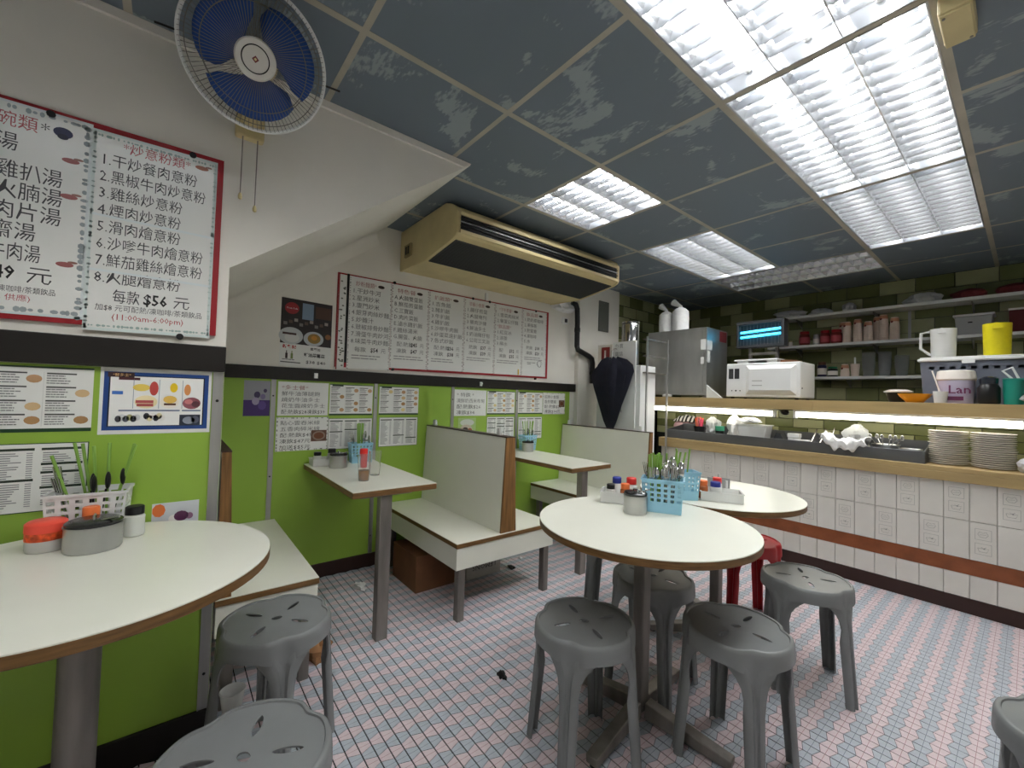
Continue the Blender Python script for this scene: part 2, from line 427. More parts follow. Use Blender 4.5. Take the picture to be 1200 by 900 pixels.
tile_field(wl, lambda p, q, d: Vector((XW+d, p, q)), 2.77, YB-0.01, 1.265, C, 0.25, 0.125, 4)
MB().box(XW, XW+0.004, 2.77, YB, 0, C).build('grout_bed', GROUT, wl)
part = struct(MB().box(-1.28, 1.98, 3.22, 3.32, 0, 1.160).build('wall_partition', GROUT))
tile_field(part, lambda p, q, d: Vector((p, 3.22-d, q)), -1.28, 1.98, 0.857, 1.157, 0.222, 0.075, 5)

# ------------------------------------------------------------------ ceiling
LIGHTS = [(-0.6, 0.0, 0.6, 1.2), (-0.6, 0.0, 1.8, 3.0), (-0.6, 0.6, 3.0, 3.6), (0.6, 1.2, -0.6, 0.6), (0.6, 1.2, 0.6, 1.8), (0.6, 1.2, 1.8, 3.0), (0.6, 1.2, -1.8, -0.6)]
ce = struct(MB().box(XW-0.1, XR+0.1, YF-0.1, YB+0.1, C+0.14, C+0.2).build('ceiling', mat('ceiling_void', (60, 60, 62), 0.9)))
gx = [XW]+[-1.2+0.6*i for i in range(7)]; gy = [-2.4+0.6*j for j in range(11)]+[YB]
pm = {}
for a, b in zip(gx[:-1], gx[1:]):
    for c, d in zip(gy[:-1], gy[1:]):
        xm, ym = (a+b)/2, (c+d)/2
        if any(l[0] < xm < l[1] and l[2] < ym < l[3] for l in LIGHTS): continue
        if xm < XN and ym < -0.5: continue
        key = (round(b-a, 3), round(d-c, 3))
        if key not in pm:
            wv, hv = (b-a)/2-0.010, (d-c)/2-0.010
            me = bpy.data.meshes.new('ceiling_panel'); t = MB().box(-wv, wv, -hv, hv, 0, 0.012)
            me.from_pydata([tuple(v) for v in t.V], [], t.F); me.materials.append(CLOUD); pm[key] = me
        o = bpy.data.objects.new('ceiling_panel', pm[key]); col.objects.link(o); o.parent = ce
        o.location = Vector((xm, ym, C+0.001))-BASE[ce]
def bar(x0, x1, y0, y1):
    MB().box(x0, x1, y0, y1, C, C+0.004).box(x0 if x1-x0 > 0.05 else (x0+x1)/2-0.002, x1 if x1-x0 > 0.05 else (x0+x1)/2+0.002, y0 if y1-y0 > 0.05 else (y0+y1)/2-0.002, y1 if y1-y0 > 0.05 else (y0+y1)/2+0.002, C+0.004, C+0.035).build('ceiling_bar', TBAR, ce)
for x in gx[1:-1]:
    y = YF
    if x < XN: y = 0.11
    segs = [(y, YB)]
    if x == 0.0 or abs(x) < 1e-6: segs = [(y, 3.0), (3.6, YB)]
    for a, b in segs: bar(x-0.0125, x+0.0125, a, b)
for yy in gy[1:-1]:
    for a, b in zip(gx[:-1], gx[1:]):
        if any(l[0]-0.01 < (a+b)/2 < l[1]+0.01 and l[2]+0.01 < yy < l[3]-0.01 for l in LIGHTS): continue
        x0 = a
        if b <= XN and yy < 0.11: continue
        if a < XN < b and yy < 0.11: x0 = XN
        bar(x0+0.0125 if x0 == a else x0, b-0.0125, yy-0.011, yy+0.011)

# ------------------------------------------------------------------ ceiling light boxes
def troffer(idx, label, lit=True, cols=3, along='y', nb=None, name='ceiling_light'):
    x0, x1, y0, y1 = LIGHTS[idx]; x0 += 0.0135; x1 -= 0.0135; y0 += 0.0135; y1 -= 0.0135
    t = thing(name, label, 'ceiling light', ((x0+x1)/2, (y0+y1)/2, C), 'louvred ceiling lights')
    H = 0.085; e = 0.004
    MB().box(x0, x1, y0, y1, C+H, C+H+0.004).box(x0, x0+e, y0, y1, C+0.0, C+H).box(x1-e, x1, y0, y1, C+0.0, C+H).box(x0+e, x1-e, y0, y0+e, C+0.0, C+H).box(x0+e, x1-e, y1-e, y1, C+0.0, C+H).build('housing', TRAYM, t)
    ly = along == 'y'
    U0, U1, W0, W1 = (x0+e, x1-e, y0+e, y1-e) if ly else (y0+e, y1-e, x0+e, x1-e)   # U across tubes, W along tubes
    def pt(u, v, z): return (u, v, z) if ly else (v, u, z)
    cw = (U1-U0)/cols
    for i in range(cols):
        u = U0+cw*(i+0.5)
        mb = MB()
        mb.cyl(pt(u, W0+0.03, C+0.058), pt(u, W1-0.03, C+0.058), 0.0145, n=14)
        o = mb.build('tube', TUBE if lit else WHITEP, t, smooth=True)
        for a, b in ((W0+0.006, W0+0.03), (W1-0.03, W1-0.006)):
            MB().cyl(pt(u, a, C+0.058), pt(u, b, C+0.058), 0.012, n=10).build('tube_cap', WHITEP, o)
    # long parabolic dividers, one between each pair of tubes and a half one at each side
    for i in range(cols+1):
        u = U0+cw*i; h0 = 0.022; lo = 0.002
        pr = []
        if i > 0: pr += [(-h0, 0.042), (-0.008, 0.018), (-0.002, lo)]
        else: pr += [(0, 0.050), (0, lo)]
        if i < cols: pr += [(0.002, lo), (0.008, 0.018), (h0, 0.042)]
        else: pr += [(0.0, lo), (0, 0.050)]
        mb = MB(); mb.prism([(u+a, C+z) for a, z in pr], (lambda a, b, d: (a, d, b)) if ly else (lambda a, b, d: (d, a, b)), W0, W1)
        mb.build('divider', LOUV, t)
    nb_ = nb or max(4, int((W1-W0)/0.075)); sp = (W1-W0)/nb_
    for k in range(1, nb_):
        v = W0+sp*k
        mb = MB()
        for i in range(cols):
            ua, ub = U0+cw*i+0.006, U0+cw*(i+1)-0.006
            pr = [(v-0.008, C+0.036), (v-0.0012, C+0.004), (v+0.0012, C+0.004), (v+0.008, C+0.036)]
            mb.prism(pr, (lambda a, b, d: (d, a, b)) if ly else (lambda a, b, d: (a, d, b)), ua, ub)
        mb.build('louvre_blade', LOUV, t)
    return t
troffer(0, 'small square louvred ceiling light beside the air conditioner', nb=8)
troffer(1, 'long louvred ceiling light over the passage in front of the counter end')
troffer(2, 'unlit louvred ceiling light set crosswise above the counter', lit=False, along='x', cols=3)
troffer(3, 'louvred ceiling light at the start of the lit strip beside the cream box')
troffer(4, 'long louvred ceiling light in the middle of the lit strip')
troffer(5, 'louvred ceiling light at the counter end of the lit strip')
troffer(6, 'louvred ceiling light at the entrance end of the strip', name='ceiling_light_offscreen')
bx = thing('junction_box', 'cream box hanging from the ceiling beside the light strip', 'junction box', (1.235, 0.72, C-0.06))
MB().box(1.205, 1.275, 0.62, 0.79, C-0.055, C-0.002).build('body', CREAM, bx, bevel=0.006)
MB().box(1.209, 1.271, 0.624, 0.786, C-0.062, C-0.055).build('lid', CREAM, bx, bevel=0.002)
for a, b in ((1.217, 0.635), (1.263, 0.775)): MB().cyl((a, b, C-0.0645), (a, b, C-0.062), 0.004, n=8).build('screw', TARNISH, bx)
# ------------------------------------------------------------------ stools
def stool_proto():
    t = thing('stool', '', 'stool', (0, 0, 0))
    R = 0.168; N = 128
    def rr(a):
        d = ((a+PI/4) % (PI/2))-PI/4
        return R*(1-0.085*math.exp(-(d/0.19)**2))
    cu = bpy.data.curves.new('s', 'CURVE'); cu.dimensions = '2D'; cu.fill_mode = 'BOTH'; cu.extrude = 0.002
    def spline(pts):
        s = cu.splines.new('POLY'); s.points.add(len(pts)-1); s.use_cyclic_u = True
        for p, q in zip(s.points, pts): p.co = (q[0], q[1], 0, 1)
    spline([((rr(2*PI*i/N)-0.014)*math.cos(2*PI*i/N), (rr(2*PI*i/N)-0.014)*math.sin(2*PI*i/N)) for i in range(N)])
    spline([(0.016*math.cos(2*PI*i/14), -0.011*math.sin(2*PI*i/14)) for i in range(14)])
    for q in range(4):
        a = PI/4+q*PI/2; L = 0.031; W = 0.0085; c = 0.084; pts = []
        for i in range(18):
            s = 2*PI*i/18; x = c+L*math.cos(s); y = -W*math.sin(s)*abs(math.sin(s))**0.25
            pts.append((x*math.cos(a)-y*math.sin(a), x*math.sin(a)+y*math.cos(a)))
        spline(pts)
    o = bpy.data.objects.new('s', cu); col.objects.link(o)
    dg = bpy.context.evaluated_depsgraph_get(); me = bpy.data.meshes.new_from_object(o.evaluated_get(dg)); bpy.data.objects.remove(o)
    mb = MB(); mb.add([v.co+Vector((0, 0, 0.444)) for v in me.vertices], [tuple(p.vertices) for p in me.polygons])
    # raised rim and rounded shoulder down to the skirt
    rows = [(-0.014, 0.446), (-0.0125, 0.4505), (-0.007, 0.4515), (-0.002, 0.448), (0.0015, 0.438), (0.003, 0.42), (0.004, None), (0.0, None), (-0.001, 0.42), (-0.003, 0.437), (-0.014, 0.442)]
    V = []; F = []
    for dr, z in rows:
        for i in range(N):
            a = 2*PI*i/N; d = abs(((a+PI/4) % (PI/2))-PI/4); r = rr(a)+dr
            zz = z if z is not None else 0.396-0.022*max(0, 1-d/0.45)
            V.append((r*math.cos(a), r*math.sin(a), zz))
    for k in range(len(rows)-1):
        for i in range(N):
            j = (i+1) % N; F.append((k*N+i, (k+1)*N+i, (k+1)*N+j, k*N+j))
    mb.add(V, F)
    mb.build('seat', STOOLM, t, smooth=True, local=True, autos=0.9)
    # legs: flared channel with two ribs
    for q in range(4):
        a = q*PI/2; e = Vector((math.cos(a), math.sin(a), 0)); f = Vector((-math.sin(a), math.cos(a), 0))
        zs = [0.405, 0.392, 0.378, 0.36, 0.335, 0.30, 0.25, 0.16, 0.06, 0.0]; S = [-1, -0.86, -0.6, -0.42, -0.3, -0.12, 0, 0.12, 0.3, 0.42, 0.6, 0.86, 1]
        V = []; F = []; ns = len(S)
        for side in (0, 1):
            for z in zs:
                wv = 0.027+0.007*z/0.4+0.062*max(0, (z-0.30)/0.105)**2.2; rc = 0.157+0.037*(1-z/0.45)
                for s in S:
                    rib = 0.005*(1 if 0.3 <= abs(s) <= 0.6 else 0)-0.005*(1 if abs(s) < 0.15 else 0)
                    k = wv*s; rad = math.sqrt(max(rc*rc-k*k, 1e-4))-0.004*abs(s)**3-0.010*(abs(s) > 0.95)*(z < 0.3)+rib
                    rad -= 0.0045*side
                    V.append(e*rad+f*k*(1 if not side else 0.96)+Vector((0, 0, z)))
        nz = len(zs); off = ns*nz
        for k in range(nz-1):
            for i in range(ns-1):
                A = k*ns+i; F.append((A, A+ns, A+ns+1, A+1)); B = off+A; F.append((B, B+1, B+ns+1, B+ns))
            for i, s in ((0, 1), (ns-1, -1)):
                A = k*ns+i; q4 = (A, off+A, off+A+ns, A+ns); F.append(q4 if s == 1 else tuple(reversed(q4)))
        b0 = (nz-1)*ns; F += [(b0+i, off+b0+i, off+b0+i+1, b0+i+1) for i in range(ns-1)]
        MB().add(V, F).build('leg', STOOLM, t, smooth=True, local=True, autos=0.8)
    return t
st = stool_proto()
GRP = 'grey plastic stools'
spots = [(0.404, 0.091, 25, 'grey plastic stool on the booth side of the round table with the blue basket'),
         (0.733, 0.490, 42, 'grey plastic stool on the open floor side of the round table with the blue basket'),
         (0.74, 1.172, 75, 'glossy grey plastic stool near the white tiled counter'),
         (0.33, 0.62, 50, 'grey plastic stool pushed under the round table with the blue basket'),
         (-0.216, -0.74, 88, 'grey plastic stool between the end bench and the round table by the wall'),
         (0.342, -0.897, 20, 'grey plastic stool on the open side of the round table with the white basket'),
         (1.475, 0.66, 60, 'grey plastic stool standing alone in the aisle facing the counter'),
         (-0.10, 0.92, 75, 'grey plastic stool behind the round tables next to the booths')]
for i, (x, y, a, lab) in enumerate(spots):
    o = st if i == 0 else copy_tree(st)
    o.location = (x, y, 0); o.rotation_euler = (0, 0, math.radians(a)); tag(o, lab, 'stool', GRP)
o = copy_tree(st, loc=(0.36, 1.50, 0), rz=0.0)
tag(o, 'red plastic stool behind the round table facing the counter', 'stool', GRP)
seen_me = {}
for ch in o.children:
    k = ch.data.name
    if k not in seen_me:
        d = ch.data.copy(); d.materials.clear(); d.materials.append(REDP); seen_me[k] = d
    ch.data = seen_me[k]

# ------------------------------------------------------------------ round tables
def round_table(x, y, r, h, label, post, rot=0.0):
    t = thing('round_table', label, 'table', (x, y, 0), 'round white tables')
    MB().lathe([(0.0, h-0.030), (r-0.010, h-0.030), (r-0.003, h-0.026), (r-0.003, h-0.0035), (r-0.004, h-0.0035)], (x, y, 0), 72).build('edge_band', WOOD, t, smooth=True, autos=0.6)
    MB().lathe([(r-0.0031, h-0.006), (r-0.0031, h-0.001), (r-0.0045, h), (0.0, h)], (x, y, 0), 72).build('tabletop', LAM, t, smooth=True, autos=0.5)
    mb = MB()
    for i in range(4):
        a = rot+i*PI/2; e = Vector((math.cos(a), math.sin(a), 0))
        q = MB().beam(Vector((x, y, 0.045))+e*0.03, Vector((x, y, 0.022))+e*0.33, 0.045, 0.06, h1=0.03)
        q.build('foot', TARNISH, t, bevel=0.004)
        MB().cyl(Vector((x, y, 0.0))+e*0.315, Vector((x, y, 0.008))+e*0.315, 0.014, n=10).build('glide', BLACKP, t)
        MB().beam(Vector((x, y, h-0.045))+e*0.02, Vector((x, y, h-0.040))+e*0.26, 0.035, 0.018).build('support_arm', TARNISH, t)
    if post == 'square': MB().box(x-0.024, x+0.024, y-0.024, y+0.024, 0.03, h-0.0305).build('post', TARNISH, t, bevel=0.005)
    else:
        MB().cyl((x, y, 0.03), (x, y, h-0.0305), 0.038, n=24).build('post', TARNISH, t, smooth=True)
    return t
round_table(-0.048, -1.187, 0.386, 0.77, 'round white table with brown edge against the near green wall', 'round', 1.285)
round_table(0.423, 0.40, 0.405, 0.741, 'round white table holding the blue cutlery basket and a sugar tin', 'square', 0.12)
round_table(0.335, 1.20, 0.39, 0.741, 'round white table between the counter and the table with the sugar tin', 'square', 0.785)

# ------------------------------------------------------------------ booths
def booth_table(y0, y1, xe, h, label, leg_y):
    t = thing('booth_table', label, 'table', ((XW+xe)/2, (y0+y1)/2, 0), 'booth tables on the green wall')
    xb = XW+0.012
    MB().box(xb, xe, y0, y1, h-0.032, h-0.004).build('edge_band', WOOD, t, bevel=0.003)
    MB().box(xb, xe-0.001, y0+0.001, y1-0.001, h-0.004, h).build('tabletop', LAM, t, bevel=0.001)
    MB().box(xe-0.075, xe-0.025, leg_y-0.030, leg_y+0.030, 0, h-0.04).build('leg', TARNISH, t, bevel=0.004)
    MB().box(xe-0.16, xe-0.02, leg_y-0.13, leg_y+0.13, h-0.040, h-0.032).build('mounting_plate', TARNISH, t)
    MB().box(xb, xb+0.03, y0+0.04, y1-0.04, h-0.062, h-0.032).build('wall_cleat', WOOD, t)
booth_table(-0.375, 0.062, -0.60, 0.741, 'narrow white booth table set with blue basket and tea cups', -0.20)
booth_table(1.04, 1.45, -0.545, 0.741, 'narrow white booth table beyond the double bench', 1.20)
def bench(y0, y1, xe, label, double, back, legs, h=0.42, top=0.965, front=True):
    """back: (y centre at the bottom, half thickness at the bottom, y centre at top, half thickness at top)"""
    t = thing('bench', label, 'bench', ((XW+xe)/2, (y0+y1)/2, 0), 'white booth benches')
    xb = XW+0.012
    MB().box(xb, xe, y0, y1, h-0.026, h-0.003).build('seat_edge', WOOD, t, bevel=0.002)
    MB().box(xb, xe-0.0015, y0+0.0015, y1-0.0015, h-0.003, h).build('seat', LAM, t)
    ap = 0.018
    for a, b in ((y0+0.004, y0+0.004+ap), (y1-0.004-ap, y1-0.004)):
        MB().box(xb, xe-0.006, a, b, h-0.142, h-0.026).build('apron', LAM, t)
    MB().box(xe-0.006-ap, xe-0.006, y0+0.004+ap, y1-0.004-ap, h-0.142, h-0.026).build('apron', LAM, t)
    c0, w0, c1, w1 = back
    P = [(c0-w0, h+0.001), (c0+w0, h+0.001), (c1+w1, top), (c1-w1, top)]
    MB().prism(P, lambda a, b, d: (d, a, b), xb+0.004, xe-0.02).build('backrest', LAM, t)
    MB().prism([(c0-w0-0.001, h+0.001), (c0+w0+0.001, h+0.001), (c1+w1+0.001, top+0.001), (c1-w1-0.001, top+0.001)], lambda a, b, d: (d, a, b), xe-0.02, xe-0.008).build('end_panel', WOODV, t)
    MB().prism([(c1-w1-0.002, top), (c1+w1+0.002, top), (c1+w1+0.002, top+0.006), (c1-w1-0.002, top+0.006)], lambda a, b, d: (d, a, b), xb+0.004, xe-0.008).build('top_edge', BROWNB, t)
    for lx, ly in legs: MB().box(lx-0.021, lx+0.021, ly-0.021, ly+0.021, 0, h-0.027).build('leg', TARNISH, t, bevel=0.003)
bench(0.155, 0.872, -0.53, 'double sided white bench with tall shared backrest between the booth tables', True, (0.506, 0.054, 0.506, 0.030), [(-0.565, 0.20), (-0.565, 0.82), (-1.45, 0.20), (-1.45, 0.82)])
bench(YS+0.012, -0.525, -0.525, 'white bench seat beside the stair wall, wood edged', False, (-0.862, 0.024, -0.872, 0.014), [(-0.56, -0.57), (-0.56, -0.84), (-1.45, -0.57)])
bench(1.555, 2.02, -0.54, 'white bench at the end booth with acrylic sheet on its backrest', False, (1.945, 0.034, 1.968, 0.016), [(-0.58, 1.60), (-0.58, 1.97), (-1.45, 1.60)], top=0.945)
def acrylic(y, x0, x1, z0, z1, label):
    t = thing('acrylic_screen', label, 'screen', ((x0+x1)/2, y, z0), 'clear screens on the backrests')
    MB().box(x0, x1, y-0.002, y+0.002, z0+0.008, z1).build('sheet', ACRYL, t)
    for x in (x0+0.05, x1-0.05):
        MB().prism([(-0.018, 0), (0.018, 0), (0.010, 0.04), (-0.010, 0.04)], lambda a, b, d: (x+a, d, z0+b), y+0.0021, y+0.010).prism([(-0.018, 0), (0.018, 0), (0.010, 0.04), (-0.010, 0.04)], lambda a, b, d: (x+a, d, z0+b), y-0.010, y-0.0021).build('clip', WHITEP, t)
acrylic(0.506, XW+0.04, -0.60, 0.9725, 1.335, 'clear acrylic screen standing on the double bench backrest')
acrylic(1.968, XW+0.04, -0.60, 0.9525, 1.34, 'clear acrylic screen standing on the end booth backrest')

# ------------------------------------------------------------------ things on the floor under the booths
b = thing('cardboard_box', 'brown cardboard box under the double bench', 'box', (-1.13, 0.30, 0))
MB().box(-1.30, -0.965, 0.145, 0.43, 0, 0.215).build('carton', CARD, b, bevel=0.004)
for i, (a, c) in enumerate(((0.143, 0.286), (0.289, 0.432))): MB().box(-1.302, -0.963, a, c, 0.2155, 0.2195).build('flap', CARD, b)
b = thing('cardboard_box', 'white fruit carton lettered LEMONS under the double bench', 'box', (-1.08, 0.63, 0))
MB().box(-1.22, -0.935, 0.49, 0.765, 0, 0.13).build('carton', CARDW, b, bevel=0.003)
MB().box(-1.222, -0.933, 0.488, 0.767, 0.1305, 0.142).build('lid', CARDW, b)
MB().text('LEMONS', (-0.9340, 0.725, 0.088), (0, -1, 0), (0, 0, -1), 0.05, c=lin((50, 50, 50))).build('lettering', INK, b)
def scrap(name, x, y, r, h, m_, label, cat, seed): return one(name, MB().blob((x, y, h*0.55), r, r*0.6, h, 0.3, seed, 14, 7), m_, label, cat, smooth=True, autos=0.5)
scrap('tissue', -1.23, -0.09, 0.05, 0.018, BAGW, 'crumpled white tissue on the floor under the booth table', 'litter', 3)
scrap('paper_scrap', -0.063, 0.108, 0.022, 0.018, DARK, 'small black scrap lying on the mosaic floor', 'litter', 4)
scrap('paper_scrap', -1.02, 1.02, 0.016, 0.012, BAGW, 'tiny white paper ball on the floor past the lemon carton', 'litter', 5)
scrap('foil_scrap', -0.93, 0.86, 0.03, 0.014, DARK, 'dark wrapper scrap beside the lemon carton', 'litter', 6)
one('paper_bag', MB().blob((-0.66, -0.485, 0.035), 0.05, 0.045, 0.062, 0.22, 9), mat('kraft', (150, 108, 70), 0.8, noise=0.1), 'crumpled brown paper bag on the floor by the end bench', 'bag', smooth=True, autos=0.4)
t = thing('plastic_cup', 'empty clear plastic cup on the floor beside the stool at the end bench', 'cup', (-0.475, -0.825, 0))
MB().lathe([(0.0, 0.003), (0.026, 0.003), (0.040, 0.10), (0.0425, 0.102), (0.040, 0.104), (0.0385, 0.10), (0.0245, 0.005), (0.0, 0.005)], (-0.475, -0.825, 0.0), 24).build('cup_body', FROST, t, smooth=True)
# ------------------------------------------------------------------ printed sheets
BLK = lin((40, 40, 42)); GRY = lin((120, 120, 122)); RED = lin((176, 84, 92)); DKG = lin((28, 66, 40)); WHT = lin((236, 236, 234))
Yv = Vector((0, 1, 0)); Zv = Vector((0, 0, 1)); Xv = Vector((1, 0, 0))
class Sheet:
    """a sheet on a wall that faces +X: u runs along +Y, v upwards, both 0..1 from the lower left corner"""
    def __init__(s, x, y0, y1, z0, z1, sk=0.0):
        s.x, s.y0, s.y1, s.z0, s.z1, s.sk = x, y0, y1, z0, z1, sk; s.p = MB(); s.n = 0
        s.w = y1-y0; s.h = z1-z0
    def pt(s, u, v, lay=0): return Vector((s.x+0.0014+0.00025*lay, s.y0+s.w*u, s.z0+s.h*(v+s.sk*u)))
    def rect(s, u0, v0, u1, v1, c, lay=1): s.p.quad(s.pt(u0, v0, lay), s.pt(u1, v0, lay)-s.pt(u0, v0, lay), s.pt(u0, v1, lay)-s.pt(u0, v0, lay), c); return s
    def oval(s, u, v, ru, rv, c, lay=2, n=16): s.p.disc(s.pt(u, v, lay), Yv*(ru*s.w), Zv*(rv*s.h), c, n); return s
    def text(s, body, u, v, hgt, c=BLK, align='LEFT', width=None, bold=0.0, lay=2):
        r = (s.pt(1, 0)-s.pt(0, 0)); s.p.text(body, s.pt(u, v, lay), r, Zv, hgt*s.h, align, c, width*s.w if width else None, bold); return s
    def lines(s, u0, v0, u1, v1, n, c=GRY, seed=0, fill=0.5):
        rnd = random.Random(seed); st = (v1-v0)/n
        for i in range(n):
            v = v0+st*i; u = u0
            end = u0+(u1-u0)*rnd.uniform(0.7, 1.0)
            while u < end:
                l = rnd.uniform(0.04, 0.14)*(u1-u0)*2; l = min(l, end-u)
                s.rect(u, v+st*(1-fill)/2, u+l, v+st*(1+fill)/2, c, 2); u += l+0.02*(u1-u0)
        return s
    def frame(s, c, t=0.02, lay=1):
        ta = t; tb = t*s.w/s.h
        return s.rect(0, 0, 1, tb, c, lay).rect(0, 1-tb, 1, 1, c, lay).rect(0, tb, ta, 1-tb, c, lay).rect(1-ta, tb, 1, 1-tb, c, lay)
    def dots(s, side, c, seed, n=14):
        rnd = random.Random(seed)
        for i in range(n):
            q = (i+rnd.random()*0.8)/n
            for sd in side:
                u, v = {'L': (0.02, q), 'R': (0.98, q), 'T': (q, 0.975), 'B': (q, 0.025)}[sd]
                s.oval(u, v, 0.012*rnd.uniform(0.6, 1.4), 0.012*rnd.uniform(0.6, 1.4)*s.w/s.h, c, 1, 7)
        return s
    def backing(s, m_=None): 
        mb = MB(); f = [s.pt(0, 0), s.pt(1, 0), s.pt(1, 1), s.pt(0, 1)]
        b = [q-Xv*0.0013 for q in f]; mb.add(b+f, [(3,2,1,0),(4,5,6,7),(0,1,5,4),(1,2,6,5),(2,3,7,6),(3,0,4,7)])
        return mb
    def part(s, parent, name='menu_sheet'):
        o = s.backing().build(name, PAPER, parent); tag(s.p.build('print', INK, o), kind='stuff'); return o
    def thing(s, name, label, cat='sign', group=None, m_=None):
        t = thing(name, label, cat, (s.x, (s.y0+s.y1)/2, s.z0), group)
        s.backing().build('sheet', m_ or PAPER, t)
        if s.p.V: tag(s.p.build('print', INK, t), kind='stuff')
        return t
GM = 'laminated menus on the green wall'

# ---- big menu board on the stair wall (only its right part is in view)
bd = thing('menu_board', 'large red framed menu board with handwritten prices under the wall fan', 'sign', (XN, -1.3, 1.37))
def board(parent, x, y0, y1, z0, z1, sk=0.0):
    dz = sk*(y1-y0)
    mb = MB(); mb.prism([(y0, z0), (y1, z0+dz), (y1, z1+dz), (y0, z1)], lambda a, b, d: (d, a, b), x+0.001, x+0.012); mb.build('board', REDF, parent)
board(bd, XN, -1.95, -0.932, 1.378, 2.000, 0.012)
X1 = XN+0.0125
s = Sheet(X1, -1.80, -1.262, 1.392, 1.990, 0.015)
s.frame(lin((206, 214, 216)), 0.012).dots('TRB', lin((150, 160, 164)), 3, 30)
s.text('碗類', 0.645, 0.885, 0.078, RED, width=0.145).text('*', 0.80, 0.88, 0.08, BLK)
s.oval(0.885, 0.915, 0.038, 0.026, lin((40, 44, 84))).oval(0.885, 0.895, 0.022, 0.014, lin((30, 34, 64)), 3)
L = [('湯', 0.648, 0.775, 0.075), ('雞扒湯', 0.655, 0.645, 0.235), ('火腩湯', 0.652, 0.55, 0.24), ('肉片湯', 0.648, 0.455, 0.24), ('齋湯', 0.648, 0.36, 0.155), ('牛肉湯', 0.645, 0.26, 0.18)]
for tx, u, v, wd in L: s.text(tx, u, v, 0.092, lin((62, 62, 66)), width=wd)
for v in (0.765, 0.585, 0.245): s.oval(0.92, v+0.02, 0.035, 0.013, lin((160, 96, 96))).oval(0.95, v+0.034, 0.02, 0.006, lin((150, 110, 100)), 3)
s.text('$49', 0.625, 0.165, 0.085, lin((20, 20, 22)), width=0.115, bold=0.02).text('元', 0.78, 0.16, 0.09, lin((62, 62, 66)))
s.text('熱/凍咖啡/茶類飲品', 0.65, 0.105, 0.034, lin((80, 80, 84)), width=0.24).text('pm 供應)', 0.65, 0.065, 0.034, RED, width=0.15)
s.part(bd)
s = Sheet(X1, -1.262, -0.950, 1.372, 1.990, 0.012)
s.frame(lin((206, 218, 216)), 0.028).dots('LTRB', lin((150, 172, 166)), 5, 34)
s.text('*炒意粉類*', 0.22, 0.918, 0.062, RED, width=0.54).oval(0.86, 0.945, 0.06, 0.012, lin((160, 100, 80))).oval(0.92, 0.956, 0.03, 0.005, lin((150, 110, 100)), 3)
ML = ['1.干炒餐肉意粉', '2.黑椒牛肉炒意粉', '3.雞絲炒意粉', '4.煙肉炒意粉', '5.滑肉燴意粉', '6.沙嗲牛肉燴意粉', '7.鮮茄雞絲燴意粉', '8.火腿燴意粉']
WD = [0.74, 0.84, 0.64, 0.64, 0.64, 0.84, 0.84, 0.66]
for i, (tx, wd) in enumerate(zip(ML, WD)): s.text(tx, 0.06, 0.835-0.0845*i, 0.072, lin((66, 66, 70)), width=wd)
s.text('每款', 0.20, 0.150, 0.075, lin((66, 66, 70)), width=0.20).text('$56', 0.43, 0.150, 0.078, lin((20, 20, 22)), width=0.19, bold=0.02).text('元', 0.67, 0.150, 0.075, lin((66, 66, 70)))
s.text('加$8 元可配熱/凍咖啡/茶類飲品', 0.08, 0.105, 0.036, lin((80, 80, 84)), width=0.84).text('(11:00am-6:00pm)', 0.20, 0.060, 0.042, lin((170, 60, 66)), width=0.56)
s.part(bd)
for v in (1.725, 1.555): MB().quad((X1+0.0030, -1.255, v), (0, 0.30, 0), (0, 0, 0.007), lin((214, 222, 224))).build('tape', INK, bd)
for y, z in ((-1.02, 1.998), (-1.35, 1.992), (-1.03, 1.376)): MB().cyl((XN+0.001, y, z), (XN+0.018, y, z), 0.010, n=10).build('peg', DARK, bd)

